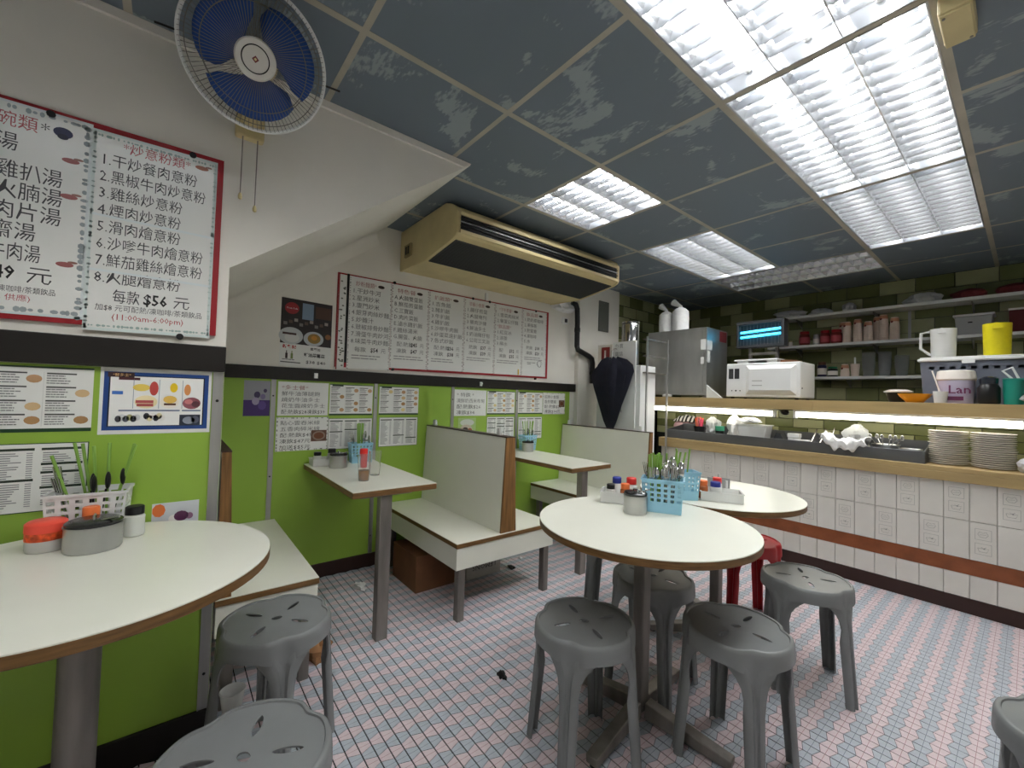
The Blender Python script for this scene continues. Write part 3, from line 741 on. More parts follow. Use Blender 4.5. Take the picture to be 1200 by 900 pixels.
# ---- long menu board on the far wall
bd = thing('menu_board', 'long menu board of six white columns above the black rail', 'sign', (XW, 0.76, 1.37))
board(bd, XW, -0.213, 1.727, 1.368, 2.000, 0.008)
X1 = XW+0.0125
s = Sheet(X1, -0.208, -0.155, 1.352, 1.990); s.dots('LR', lin((90, 90, 84)), 2, 26); s.rect(0, 0, 0.14, 1, lin((150, 50, 46)), 1)
rnd = random.Random(4)
for i in range(34): s.oval(rnd.uniform(0.25, 0.85), rnd.random(), 0.14, 0.008, lin((96, 100, 92)), 1, 8)
s.part(bd)
MB().box(X1, X1+0.006, -0.155, -0.140, 1.40, 2.0).build('divider', DARK, bd)
INKG = lin((92, 92, 92))
COLS = [(-0.138, 0.160, 1.362, 1.992, '炒粉麵類*', ['1.干炒牛河', '2.星洲炒米', '3.廈門炒米', '4.銀芽肉絲炒麵', '5.炒雜汁', '6.豉椒排骨炒麵', '7.滑蛋牛肉炒河', '8.味菜牛肉炒麵'], [('每款', '$54', '元')], 1),
        (0.162, 0.458, 1.385, 1.994, '特色餐', ['A.火腩雙蛋飯', 'B.鮮茄煎蛋飯', 'C.三寶飯', 'D.肉片菜飯', 'E.滷水雞扒飯', 'F.雞絲湯米', 'G.腸蛋、火腩'], [('配:熱飲', '$45', '元'), ('凍飲', '$47', '元')], 2),
        (0.460, 0.780, 1.390, 1.996, '扒飯類*', ['1.吉魚飯', '2.豬扒飯', '3.牛扒飯', '4.雞扒飯', '5.沙嗲牛肉飯', '6.炒蛋菜遠扒飯', '7.各式炒飯'], [('配:熱飲', '$36', '元'), ('凍飲', '$38', '元')], 3),
        (0.782, 1.090, 1.392, 1.998, '早餐小食類', ['1.腸仔煎蛋', '2.火腿奄列', '3.餐肉沙律', '4.鮮油多士', '5.奶油豬仔包', '6.公司三文治'], [('熱飲', '$37', '元'), ('凍飲', '$39', '元')], 4),
        (1.092, 1.400, 1.394, 2.000, '*下午茶餐*', ['1.雪菜肉絲米', '2.餐蛋公仔麵', '*飲品類*', '1.紅豆冰', '2.涼茶', '3.檸水'], [('配', '$32', '元'), ('凍飲', '$35', '元')], 5),
        (1.402, 1.700, 1.396, 2.002, '飲品類', ['1.熱奶茶咖啡', '2.凍檸茶', '3.熱鴛鴦', '4.凍咖啡', '5.水'], [('熱飲', '$18', '元'), ('凍飲', '$20', '元')], 6)]
for y0, y1, z0, z1, head, rows, prices, sd in COLS:
    s = Sheet(X1, y0, y1, z0, z1, 0.006)
    s.dots('LR', lin((130, 130, 126)), sd, 40)
    s.text(head, 0.14, 0.905, 0.062, lin((168, 110, 112)), width=0.48).oval(0.74, 0.93, 0.08, 0.018, lin((60, 50, 46)))
    st = 0.078 if len(rows) > 6 else 0.082
    for i, tx in enumerate(rows):
        nch = len(tx)-2; s.text(tx, 0.07, 0.825-st*i, 0.064, INKG if not tx.startswith('*') else lin((168, 110, 112)), width=min(0.88, 0.12+0.128*nch))
    v = 0.825-st*len(rows)-0.01
    for a, pr, c_ in prices:
        s.text(a, 0.16, v, 0.06, INKG, width=0.08+0.09*len(a)).text(pr, 0.53, v, 0.066, lin((24, 24, 26)), width=0.18, bold=0.02).text(c_, 0.78, v, 0.06, INKG); v -= 0.08
    s.lines(0.1, v-0.01, 0.9, v+0.05, 2, lin((150, 150, 150)), sd, 0.4)
    if sd == 6:
        for i, (u, l) in enumerate(((0.22, 0.18), (0.22, 0.16), (0.42, 0.14))): s.rect(u, 0.20-0.022*(i % 2), u+l, 0.207-0.022*(i % 2), BLK, 2)
        for a in range(5):
            s.p.tube([s.pt(0.74, 0.19, 2)+Yv*(0.035*math.cos(q*0.7+a))*(1-0.12*a)+Zv*(0.03*math.sin(q*0.7+a)) for q in range(6)], 0.0009, 4, BLK)
    s.part(bd)
MB().box(X1+0.002, X1+0.005, 1.36, 1.372, 1.40, 1.45).build('tag', mat('yellow_tag', (206, 170, 40), 0.5), bd)
for y in (0.18, 0.86, 1.03, 1.56): MB().cyl((XW+0.001, y, 2.003), (XW+0.016, y, 2.003), 0.011, n=10).build('peg', DARK, bd)
for y in (0.19, 1.58): MB().cyl((XW+0.001, y, 1.376), (XW+0.016, y, 1.376), 0.010, n=10).build('peg', DARK, bd)

# ---- food poster with a round red drink sign
s = Sheet(XW, -0.538, -0.238, 1.352, 1.780, -0.02)
s.rect(0.0, 0.34, 1, 1, lin((38, 30, 30)), 1)
s.rect(0.40, 0.72, 0.62, 0.96, lin((120, 140, 164)), 2).rect(0.66, 0.76, 0.98, 0.94, lin((74, 46, 34)), 2)
for i in range(9): s.rect(0.05+0.1*i, 0.61+0.03*(i % 3), 0.12+0.1*i, 0.655+0.03*(i % 3), lin(((118, 112, 108), (90, 72, 62), (150, 140, 132))[i % 3]), 3)
s.oval(0.20, 0.86, 0.135, 0.085, lin((150, 34, 40)), 3, 28).text('Coca-Cola', 0.20, 0.85, 0.032, WHT, 'CENTER', 0.21, lay=4)
s.oval(0.20, 0.455, 0.23, 0.125, lin((186, 190, 190)), 3, 26).oval(0.22, 0.43, 0.14, 0.07, lin((206, 206, 202)), 4, 20).rect(0.04, 0.47, 0.30, 0.50, lin((60, 36, 30)), 5)
s.oval(0.64, 0.445, 0.20, 0.11, lin((178, 184, 186)), 3, 26).oval(0.65, 0.45, 0.13, 0.075, lin((142, 112, 44)), 4, 20).oval(0.65, 0.46, 0.06, 0.035, lin((190, 130, 40)), 5, 12)
s.oval(0.93, 0.50, 0.06, 0.04, lin((130, 84, 46)), 4)
s.text('新餐記', 0.05, 0.275, 0.055, lin((170, 44, 50)), width=0.26, bold=0.03).text('套餐加', 0.58, 0.275, 0.045, BLK, width=0.20, bold=0.02).text('鮮油菜薯菜', 0.46, 0.175, 0.06, BLK, width=0.42, bold=0.03)
for u, c in ((0.13, lin((40, 24, 20))), (0.23, lin((110, 130, 70)))): s.rect(u-0.022, 0.12, u+0.022, 0.20, c, 2).rect(u-0.009, 0.20, u+0.009, 0.235, c, 2)
s.text('$38 $40', 0.50, 0.07, 0.065, BLK, width=0.40, bold=0.01)
s.rect(0.02, 0.06, 0.40, 0.075, lin((80, 80, 80)), 2).lines(0.05, 0.095, 0.35, 0.12, 1, GRY, 3, 0.5)
s.thing('food_poster', 'dark food photo poster with round red drink sign on white wall', 'poster')

# ---- sheets between the aluminium strips
XG = XW+0.008
s = Sheet(XG, -0.715, -0.578, 1.045, 1.256); s.rect(0, 0, 1, 1, lin((148, 150, 158)), 1).rect(0, 0, 1, 0.45, lin((66, 42, 110)), 2)
for i, (u, v, r) in enumerate(((0.5, 0.6, 0.12), (0.72, 0.55, 0.1), (0.8, 0.72, 0.07), (0.45, 0.42, 0.14), (0.7, 0.3, 0.16))): s.oval(u, v, r, r*0.8, lin(((60, 50, 90), (120, 110, 150), (70, 60, 96), (160, 150, 180), (90, 70, 140))[i]), 3, 10)
s.thing('flyer', 'purple and grey flyer half hidden by the stair wall', 'poster')
def hand_menu(y0, y1, z0, z1, rows, seed, label, pic=None, red0=True, border=False):
    s = Sheet(XG, y0, y1, z0, z1)
    s.frame(lin((206, 208, 204)), 0.01)
    if border: s.dots('LTRB', lin((110, 112, 110)), seed, 16)
    n = len(rows); st = 0.9/n
    for i, tx in enumerate(rows):
        dark = '$' in tx
        s.text(tx, 0.07, 0.93-st*(i+0.85), st*0.80, (lin((150, 84, 84)) if red0 and i == 0 else lin((96, 98, 100)) if not dark else lin((60, 60, 62))), width=min(0.86, 0.06+0.115*len(tx)))
    if pic: 
        u0, v0, u1, v1 = pic; s.rect(u0, v0, u1, v1, lin((96, 66, 50)), 3).oval((u0+u1)/2, (v0+v1)/2, (u1-u0)*0.42, (v1-v0)*0.42, lin((140, 120, 104)), 4).oval((u0+u1)/2, (v0+v1)/2, (u1-u0)*0.32, (v1-v0)*0.3, lin((112, 66, 36)), 5)
    return s.thing('hand_menu', label, 'sign', GM)
hand_menu(-0.538, -0.243, 1.046, 1.257, ['*多士餐*', '鮮牛油薄腿飽', '燒奶牛油多士', '花生醬煉奶多士', '配:熱飲$28凍飲$39'], 11, 'white handwritten toast menu beside the purple flyer')
hand_menu(-0.540, -0.236, 0.826, 1.036, ['點心雲吞米線', '五香肉碎米線', '配:熱飲$45元', '凍飲$47元', '加送$$5元'], 12, 'white handwritten noodle menu with bowl picture', (0.66, 0.26, 0.97, 0.60), False, True)
def print_menu(x, y0, y1, z0, z1, seed, label, kind, grp=GM):
    s = Sheet(x, y0, y1, z0, z1); rnd = random.Random(seed)
    if kind == 'pics':
        s.rect(0, 0, 1, 0.055, DKG, 1).rect(0, 0.975, 1, 1, DKG, 1).rect(0.05, 0.93, 0.30, 0.975, lin((40, 56, 44)), 2)
        for c in range(3):
            u = 0.03+0.325*c
            for r in range(4):
                v = 0.10+0.21*r; s.lines(u, v, u+0.17, v+0.15, 4, lin((126, 126, 128)), seed+c*7+r, 0.45); s.rect(u, v+0.155, u+0.20, v+0.178, lin((70, 72, 70)), 2)
                if rnd.random() < 0.62: s.oval(u+0.245, v+0.08, 0.052, 0.062, lin(rnd.choice(((206, 176, 132), (176, 136, 92), (220, 200, 140), (190, 150, 112)))), 3, 12)
        s.rect(0.335, 0.08, 0.338, 0.92, lin((190, 190, 190)), 1).rect(0.66, 0.08, 0.663, 0.92, lin((190, 190, 190)), 1)
    else:
        s.frame(DKG, 0.008)
        for c in range(3):
            u = 0.03+0.325*c; v = 0.93; first = True
            while v > 0.10:
                if first or rnd.random() < 0.09: s.rect(u, v-0.035, u+0.28, v, lin((38, 52, 42)), 2); v -= 0.06; first = False
                s.rect(u+0.01, v-0.020, u+0.01+rnd.uniform(0.10, 0.19), v-0.006, lin((136, 136, 140)), 2).rect(u+0.23, v-0.020, u+0.27, v-0.006, lin((150, 150, 154)), 2); v -= 0.032
    return s.thing('printed_menu', label, 'sign', grp)
print_menu(XG, -0.235, 0.052, 1.046, 1.253, 21, 'printed picture menu above the blue basket of the tea table', 'pics')
print_menu(XG, -0.235, 0.056, 0.822, 1.026, 22, 'printed price list behind the blue basket of the tea table', 'list')
print_menu(XG, 0.100, 0.402, 1.048, 1.252, 23, 'printed picture menu right of the second aluminium strip', 'pics')
print_menu(XG, 0.106, 0.402, 0.822, 1.030, 24, 'printed price list right of the second aluminium strip', 'list')
hand_menu(0.715, 1.030, 1.036, 1.248, ['* 特飲 *', '凍鮮奶西米布甸', '配:熱飲$26', '凍飲$34'], 13, 'white handwritten drinks menu behind the double bench screen', None, False)
s = Sheet(XG, 0.76, 0.93, 0.880, 1.020)
s.rect(0, 0, 1, 1, lin((160, 186, 120)), 1).oval(0.5, 0.72, 0.4, 0.2, lin((200, 204, 196)), 2).oval(0.45, 0.35, 0.34, 0.26, lin((190, 176, 160)), 3).oval(0.40, 0.32, 0.16, 0.14, lin((60, 36, 50)), 4).oval(0.66, 0.30, 0.12, 0.10, lin((160, 80, 60)), 4)
s.thing('sticker', 'round dessert sticker peeping over the double bench backrest', 'poster')
print_menu(XG, 1.040, 1.340, 1.046, 1.247, 25, 'printed picture menu left of the last aluminium strip', 'pics')
print_menu(XG, 1.042, 1.340, 0.832, 1.026, 26, 'printed price list left of the last aluminium strip', 'list')
print_menu(XG, 1.380, 1.678, 1.048, 1.250, 27, 'printed picture menu right of the last aluminium strip', 'pics')
print_menu(XG, 1.388, 1.678, 0.822, 1.022, 28, 'printed price list behind the far booth basket', 'list')
hand_menu(1.682, 1.982, 1.046, 1.250, ['招牌小食類', '香煎雙腸', '配:熱飲$26', '凍飲$34元'], 14, 'white handwritten snack menu at the end of the green wall', (0.72, 0.34, 0.98, 0.66), False, True)
# ---- near wall
XH = XN+0.008
print_menu(XH, -1.535, -1.230, 1.065, 1.255, 31, 'printed picture menu on the near wall with green border', 'pics', 'menus on the near wall')
print_menu(XH, -1.535, -1.232, 0.836, 1.033, 32, 'printed price list on the near wall behind the white basket', 'list', 'menus on the near wall')
s = Sheet(XH, -1.216, -0.936, 1.053, 1.262)
B1 = lin((24, 66, 134)); B2 = lin((16, 24, 46))
s.rect(0.03, 0.06, 0.97, 0.94, B1, 1).rect(0.07, 0.115, 0.93, 0.89, B2, 2).rect(0.083, 0.125, 0.917, 0.875, WHT, 3)
s.rect(0.06, 0.86, 0.28, 0.93, lin((48, 22, 26)), 4).text('*鮮多士*', 0.10, 0.875, 0.05, lin((236, 190, 130)), width=0.15, lay=5).rect(0.15, 0.82, 0.33, 0.86, lin((70, 26, 34)), 4)
s.lines(0.10, 0.66, 0.26, 0.80, 3, GRY, 2).rect(0.10, 0.60, 0.19, 0.65, lin((60, 110, 190)), 4).lines(0.10, 0.42, 0.26, 0.58, 4, GRY, 3)
for u in (0.275, 0.50, 0.715): s.rect(u, 0.385, u+0.006, 0.84, lin((150, 160, 176)), 4)
s.oval(0.345, 0.71, 0.075, 0.055, lin((232, 204, 96)), 5).oval(0.455, 0.70, 0.04, 0.11, lin((190, 70, 66)), 5)
s.oval(0.39, 0.49, 0.10, 0.10, lin((236, 222, 178)), 5, 22).rect(0.30, 0.47, 0.455, 0.515, lin((178, 84, 84)), 6).rect(0.31, 0.42, 0.455, 0.462, lin((170, 76, 76)), 6)
s.oval(0.635, 0.72, 0.036, 0.075, lin((240, 206, 40)), 5).oval(0.60, 0.49, 0.09, 0.10, lin((238, 232, 220)), 5, 20).oval(0.605, 0.53, 0.062, 0.06, lin((226, 186, 92)), 6).rect(0.55, 0.44, 0.66, 0.472, lin((90, 60, 46)), 6)
s.oval(0.765, 0.69, 0.032, 0.09, lin((222, 150, 90)), 5).oval(0.81, 0.475, 0.088, 0.095, lin((140, 80, 90)), 5).oval(0.78, 0.50, 0.04, 0.04, lin((196, 120, 120)), 6).oval(0.85, 0.46, 0.04, 0.05, lin((90, 50, 60)), 6)
s.rect(0.16, 0.345, 0.70, 0.368, lin((110, 124, 150)), 4).rect(0.72, 0.345, 0.90, 0.368, lin((110, 124, 150)), 4)
for i in range(6): s.oval(0.16+0.032*i, 0.23+0.02*(i % 2), 0.028, 0.05, lin(((60, 62, 70), (210, 212, 214), (90, 94, 104), (168, 170, 120))[i % 4]), 5, 10)
for i in range(6): s.oval(0.40+0.028*i, 0.24+0.03*((i+1) % 2), 0.028, 0.05, lin(((40, 40, 46), (224, 214, 170), (230, 228, 224))[i % 3]), 5, 10)
s.rect(0.70, 0.115, 0.90, 0.29, lin((40, 46, 62)), 5).oval(0.79, 0.20, 0.06, 0.06, lin((140, 146, 160)), 6).oval(0.85, 0.21, 0.04, 0.06, lin((90, 94, 110)), 6)
s.thing('picture_menu', 'blue bordered breakfast picture menu in a white mount on the near wall', 'sign')
s = Sheet(XH, -1.078, -0.955, 0.745, 0.822)
s.rect(0, 0, 1, 1, lin((200, 204, 210)), 1).oval(0.14, 0.70, 0.14, 0.28, lin((214, 110, 50)), 3, 9).oval(0.62, 0.38, 0.16, 0.22, lin((90, 44, 80)), 3, 12).oval(0.45, 0.3, 0.1, 0.16, lin((230, 226, 224)), 2).oval(0.80, 0.35, 0.08, 0.14, lin((150, 110, 140)), 3)
s.thing('sticker', 'small food sticker low on the near green wall behind the round table', 'poster')

# ------------------------------------------------------------------ air conditioner
ac = thing('air_conditioner', 'cream ceiling mounted air conditioner with dark intake grille', 'air conditioner', (XW, 1.0, 2.09))
Y0, Y1 = 0.22, 1.77
sec = [(XW+0.001, 2.095), (-1.20, 2.085), (-1.155, 2.086), (-0.80, 2.136), (-0.765, 2.150), (-0.752, 2.165), (-0.750, 2.292), (-0.775, 2.330), (-0.83, 2.362), (-0.89, 2.384), (XW+0.001, 2.384)]
MB().prism([(a-0.006 if a > -1.5 else a, b+0.006 if b < 2.2 else b-0.002) for a, b in sec], lambda a, b, d: (a, d, b), Y0+0.02, Y1-0.02).build('housing', CREAM, ac)
for y in (Y0, Y1-0.02): MB().prism(sec, lambda a, b, d: (a, d, b), y, y+0.02).build('end_panel', CREAM, ac, bevel=0.004)
d = Vector((-0.80+1.155, 0, 2.136-2.086)).normalized(); nn = Vector((d.z, 0, -d.x))
mb = MB(); P = Vector((-1.15, 0, 2.091)); Q = Vector((-0.806, 0, 2.139))
mb.add([P+Yv*(Y0+0.03)-nn*0.004, Q+Yv*(Y0+0.03)-nn*0.004, Q+Yv*(Y1-0.03)-nn*0.004, P+Yv*(Y1-0.03)-nn*0.004, P+Yv*(Y0+0.03)+nn*0.004, Q+Yv*(Y0+0.03)+nn*0.004, Q+Yv*(Y1-0.03)+nn*0.004, P+Yv*(Y1-0.03)+nn*0.004], [(0,1,2,3),(7,6,5,4),(0,4,5,1),(1,5,6,2),(2,6,7,3),(3,7,4,0)])
gr = mb.build('intake_grille', DGREY, ac)
for i in range(1, 24):
    q = P+(Q-P)*(i/24)
    MB().beam(q+Yv*(Y0+0.04)+nn*0.0045, q+Yv*(Y1-0.04)+nn*0.0045, 0.004, 0.002, upv=nn).build('grille_rib', DARK, gr)
MB().box(-0.757, -0.7545, Y0+0.03, Y1-0.03, 2.183, 2.278).build('air_slot_shade', DARK, ac)  # near-black plate: shade inside the air opening put in as colour
for z in (2.176, 2.284): MB().box(-0.7545, -0.744, Y0+0.022, Y1-0.022, z-0.011, z+0.011).build('slot_frame', CREAM, ac, bevel=0.002)
for z in (2.212, 2.234, 2.256): MB().box(-0.753, -0.744, Y0+0.025, Y1-0.025, z-0.002, z+0.002).build('vane', ALU if z == 2.234 else DARK, ac)
MB().box(-1.44, -1.34, Y0-0.014, Y0-0.0005, 2.17, 2.255).build('switch_plate', mat('brown_cream', (150, 136, 96), 0.5), ac)
for i in range(2): MB().box(-1.42+0.035*i, -1.40+0.035*i, Y0-0.017, Y0-0.014, 2.185, 2.24).build('switch', DARK, ac)
# drain pipe
pp = thing('drain_pipe', 'black drain pipe bending down the white wall from the air conditioner', 'pipe', (XW+0.055, 2.05, 1.35))
XP = XW+0.085
MB().tube([(XP-0.02, 1.98, 2.14), (XP, 2.02, 2.13), (XP, 2.045, 2.09), (XP, 2.052, 1.95), (XP, 2.054, 1.72), (XP, 2.07, 1.685), (XP, 2.24, 1.635), (XP, 2.28, 1.615), (XP, 2.295, 1.57), (XP, 2.295, 1.36)], 0.026, 14).build('pipe', BLACKP, pp, smooth=True)
for q, e in (((XP, 2.053, 1.90), (XP, 2.053, 1.86)), ((XP, 2.295, 1.48), (XP, 2.295, 1.45))): MB().cyl(q, e, 0.030, n=14).build('pipe_collar', BLACKP, pp, smooth=True)
one('plastic_wrap', MB().blob((XW+0.05, 1.90, 2.085), 0.045, 0.13, 0.05, 0.35, 8, 22, 12, False), BAGW, 'crumpled plastic wrap around the pipe end under the air conditioner', 'plastic', smooth=True, autos=0.4)
one('cable_box', MB().box(XW+0.0005, XW+0.02, 0.985, 1.012, 2.008, 2.075), WHITEP, 'small white cable box above the long menu board', 'box', bevel=0.003)
sk = thing('socket', 'white wall socket under the crumpled plastic wrap', 'socket', (XW, 1.96, 1.93))
MB().box(XW+0.0005, XW+0.018, 1.915, 1.99, 1.935, 2.0).build('plate', WHITEP, sk, bevel=0.003)
MB().box(XW+0.0185, XW+0.028, 1.94, 1.97, 1.95, 1.985).build('switch', DGREY, sk, bevel=0.002)
gp = thing('wall_plate', 'tall grey metal plate on the white pilaster', 'plate', (XW+0.05, 2.49, 1.92))
MB().box(XW+0.0505, XW+0.062, 2.41, 2.57, 1.92, 2.24).build('plate', mat('grey_plate', (104, 106, 98), 0.6), gp, bevel=0.002)
for z in (1.94, 2.22): MB().cyl((XW+0.062, 2.49, z), (XW+0.065, 2.49, z), 0.006, n=8).build('screw', TARNISH, gp)

# ------------------------------------------------------------------ wall fan
fan = thing('wall_fan', 'blue bladed wall fan in a round wire guard on the stair wall', 'fan', (XN, -0.86, 2.12))
FC = Vector((-0.075, -0.890, 2.186)); ax = Vector((0.82, -0.11, -0.54)).normalized()
ea = ax.cross(Zv).normalized(); eb = ea.cross(ax)
R = 0.190
def ring(mb, ctr, r, t, n=64, m=6): mb.tube([ctr+(ea*math.cos(2*PI*i/n)+eb*math.sin(2*PI*i/n))*r for i in range(n+1)], t, m); return mb
MB().box(XN, XN+0.035, -0.905, -0.815, 2.115, 2.215).build('wall_bracket', CREAM, fan, bevel=0.008)
MB().tube([(XN+0.03, -0.86, 2.18), (XN+0.10, -0.86, 2.19), FC-ax*0.17, FC-ax*0.13], 0.028, 14).build('arm', CREAM, fan, smooth=True)
MB().lathe([(0.0, -0.17), (0.035, -0.168), (0.055, -0.15), (0.06, -0.09), (0.05, -0.07), (0.0, -0.068)], FC, 24, ax).build('motor', CREAM, fan, smooth=True)
ring(MB(), FC-ax*0.035, R, 0.0055).build('guard_rim', WHITEP, fan, smooth=True)
g = MB(); gb = MB()
for i in range(96):
    a = 2*PI*i/96; e = ea*math.cos(a)+eb*math.sin(a); f = -ea*math.sin(a)+eb*math.cos(a)
    g.tube([FC+e*0.048+ax*0.022, FC+e*0.10+f*0.012+ax*0.018, FC+e*0.152+f*0.022+ax*0.002, FC+e*0.180+f*0.026-ax*0.018, FC+e*R+f*0.026-ax*0.033], 0.0008, 4)
    if i % 2 == 0: gb.tube([FC+e*0.05-ax*0.085, FC+e*0.11-f*0.01-ax*0.085, FC+e*0.17-f*0.02-ax*0.07, FC+e*R-f*0.02-ax*0.036], 0.0009, 4)
for r, z in ((0.135, 0.009), (0.172, -0.010)): ring(g, FC+ax*z, r, 0.0012, 48, 4)
ring(gb, FC-ax*0.078, 0.145, 0.0012, 48, 4)
g.build('front_guard', FANWIRE, fan); gb.build('rear_guard', FANWIRE, fan)
for b_ in range(3):
    a0 = math.radians(20+120*b_); V = []; F = []; nu, nv = 9, 11
    for i in range(nu):
        q = i/(nu-1); r = 0.028+0.134*q
        half = math.radians(20+36*math.sin(min(1, q*1.15)*PI*0.62))
        for j in range(nv):
            s_ = -1+2*j/(nv-1); a = a0+half*s_+0.25*q
            rr_ = r*(1-0.10*abs(s_)**2.5*q)
            V.append(FC+(ea*math.cos(a)+eb*math.sin(a))*rr_-ax*(0.035-0.024*s_*(0.4+0.6*q)))
    for i in range(nu-1):
        for j in range(nv-1): A = i*nv+j; F.append((A, A+1, A+nv+1, A+nv))
    MB().add(V, F).build('blade', FANBLUE, fan, smooth=True, solid=0.003)
MB().lathe([(0.0, -0.06), (0.034, -0.055), (0.034, -0.012), (0.0, -0.01)], FC, 24, ax).build('hub', FANBLUE, fan, smooth=True)
bg = MB().lathe([(0.0, 0.024), (0.034, 0.024), (0.037, 0.027), (0.050, 0.028), (0.054, 0.024), (0.054, 0.019), (0.0, 0.018)], FC, 40, ax).build('badge', mat('silver_badge', (206, 204, 198), 0.35, 0.4), fan, smooth=True, autos=0.5)
MB().lathe([(0.0335, 0.0241), (0.0335, 0.0262), (0.0365, 0.0272), (0.0365, 0.0241)], FC, 40, ax, loop=True).build('badge_ring', DARK, bg)
MB().beam(FC+ax*0.0245, FC+ax*0.0258, 0.013, 0.013, upv=eb+ea).build('emblem', mat('maroon', (110, 40, 44), 0.4), bg)
MB().beam(FC+ax*0.0258, FC+ax*0.0262, 0.006, 0.006, upv=eb+ea).build('emblem_mark', CREAM, bg)
for sg in (-1, 1): MB().tube([FC+ea*(sg*(R+0.002))-ax*0.035, FC+ea*(sg*(R+0.05))-ax*0.05], 0.003, 6).build('guard_clip', DARK, fan)
for y, zb in ((-0.882, 1.895), (-0.836, 1.862)):
    cordo = MB().tube([(XN+0.03, y, 2.116), (XN+0.032, y, zb)], 0.0018, 6).build('pull_cord', TARNISH, fan)
    MB().lathe([(0.0, -0.012), (0.006, -0.008), (0.007, 0.0), (0.004, 0.012), (0.0, 0.014)], (XN+0.032, y, zb), 12).build('cord_knob', CREAM, cordo, smooth=True)
# ------------------------------------------------------------------ counter
YC = 2.68; CX0, CX1 = -0.90, 1.98; CT = 0.855
ct = thing('counter', 'long service counter faced with white patterned tiles and golden top edge', 'counter', (0.5, 2.95, 0))
MB().box(CX0, CX1, YC+0.012, 3.215, 0.0, CT-0.03).build('carcass', GROUTL, ct)
MB().box(CX0-0.01, CX1, YC-0.025, 3.2135, CT-0.030, CT).build('worktop', WOODG, ct, bevel=0.003)
MB().box(CX0-0.01, CX1, YC-0.025, YC+0.011, CT-0.085, CT-0.030).build('top_edge', WOODG, ct, bevel=0.003)
MB().box(CX0, CX1, YC-0.004, YC+0.0118, 0.0, 0.088).build('kick_board', BROWNB, ct)
TW = 0.1085; x_ref = 0.27
def ctile(z0, z1, mm):
    wv = TW/2-0.0006; hv = (z1-z0)/2-0.0006; d = 0.011; c = 0.0016
    V = [(p, -e, q) for e, s in ((0, 0), (d, c)) for p, q in ((-wv+s, -hv+s), (wv-s, -hv+s), (wv-s, hv-s), (-wv+s, hv-s))]
    me = bpy.data.meshes.new('tile'); me.from_pydata(V, [], [(4,5,6,7),(0,1,5,4),(1,2,6,5),(2,3,7,6),(3,0,4,7)]); me.materials.append(mm); return me
rowsz = [(0.545, CT-0.085, CTILE), (0.318, 0.545, CTILE), (0.088, 0.228, CTILE)]
tms = [ctile(a, b, c) for a, b, c in rowsz]
dm = MB()
for zc in (0.042, -0.042):
    w2, h2, t2 = 0.033, 0.032, 0.0016
    for a, b, c, d in ((-w2, w2, zc-h2, zc-h2+t2), (-w2, w2, zc+h2-t2, zc+h2), (-w2, -w2+t2, zc-h2, zc+h2), (w2-t2, w2, zc-h2, zc+h2)): dm.quad((a, -0.0116, c), (b-a, 0, 0), (0, 0, d-c))
    if zc > 0:
        for pth in ([(-0.022, 0.0), (-0.015, 0.016), (0.0, 0.010), (0.012, 0.018), (0.020, 0.0), (0.010, -0.014), (-0.012, -0.014), (-0.022, 0.0)], [(-0.014, -0.002), (0.012, 0.002)]):
            dm.tube([(a, -0.0118, zc+b) for a, b in pth], 0.0007, 4)
    else:
        for pth in ([(-0.022, 0.004), (-0.016, -0.016), (0.014, -0.016), (0.022, 0.004), (-0.022, 0.004)], [(-0.008, 0.012), (0.0, 0.004), (0.012, 0.014)]):
            dm.tube([(a, -0.0118, zc+b) for a, b in pth], 0.0007, 4)
        dm.disc((0.004, -0.0119, zc+0.004), (0.004, 0, 0), (0, 0, 0.004))
dme = dm.build('drawing', GREYINK, None, loc=(0, 0, 0)); dmesh = dme.data; bpy.data.objects.remove(dme)
MB().box(CX0, CX1, YC+0.001, YC+0.0118, 0.228, 0.318).build('band', ORANGE, ct)
k0 = math.ceil((CX0-x_ref)/TW)-1
for r, (z0, z1, mm) in enumerate(rowsz):
    k = k0
    while x_ref+TW*(k+1) < CX1:
        xc = x_ref+TW*(k+0.5)
        if xc-TW/2 > CX0-0.02:
            o = bpy.data.objects.new('tile', tms[r]); col.objects.link(o); o.parent = ct; o.location = Vector((xc, YC+0.0118, (z0+z1)/2))-BASE[ct]
            if (r == 0 and k % 2 == 1) or (r == 1 and k % 2 == 0):
                q = bpy.data.objects.new('drawing', dmesh); col.objects.link(q); q.parent = o; q.location = (0, 0, 0.004)
        k += 1

# pass shelf over the counter
SZ0, SZ1, SY0, SY1 = 1.165, 1.246, 2.80, 3.34
ps = thing('pass_shelf', 'golden wooden shelf above the counter carrying the microwave', 'shelf', (0.4, 3.05, SZ0))
MB().box(-1.18, 1.98, SY0+0.022, SY1, SZ1-0.025, SZ1-0.0).build('board', WOODG, ps)
MB().box(-1.18, 0.31, SY0, SY0+0.022, SZ0, SZ1).build('front_edge', WOODG, ps, bevel=0.002)
MB().box(0.311, 1.98, SY0, SY0+0.022, SZ0, SZ1).build('front_edge', WOODG, ps, bevel=0.002)
for x in (-1.15, 0.31, 1.95): MB().box(x-0.012, x+0.012, SY0+0.06, 3.213, SZ0-0.0, SZ1-0.025).build('bracket', TARNISH, ps)
def bar_light(x0, x1, label):
    t = thing('tube_light', label, 'tube light', ((x0+x1)/2, SY0+0.055, 1.10), 'tube lights under the pass shelf')
    MB().box(x0, x1, SY0+0.03, SY0+0.08, 1.150, 1.164).build('batten', WHITEP, t)
    MB().cyl((x0+0.02, SY0+0.052, 1.131), (x1-0.02, SY0+0.052, 1.126), 0.022, n=16).build('tube', BARTUBE, t, smooth=True)
    for a, b in ((x0, x0+0.02), (x1-0.02, x1)): MB().box(a, b, SY0+0.034, SY0+0.070, 1.100, 1.150).build('tube_holder', WHITEP, t)
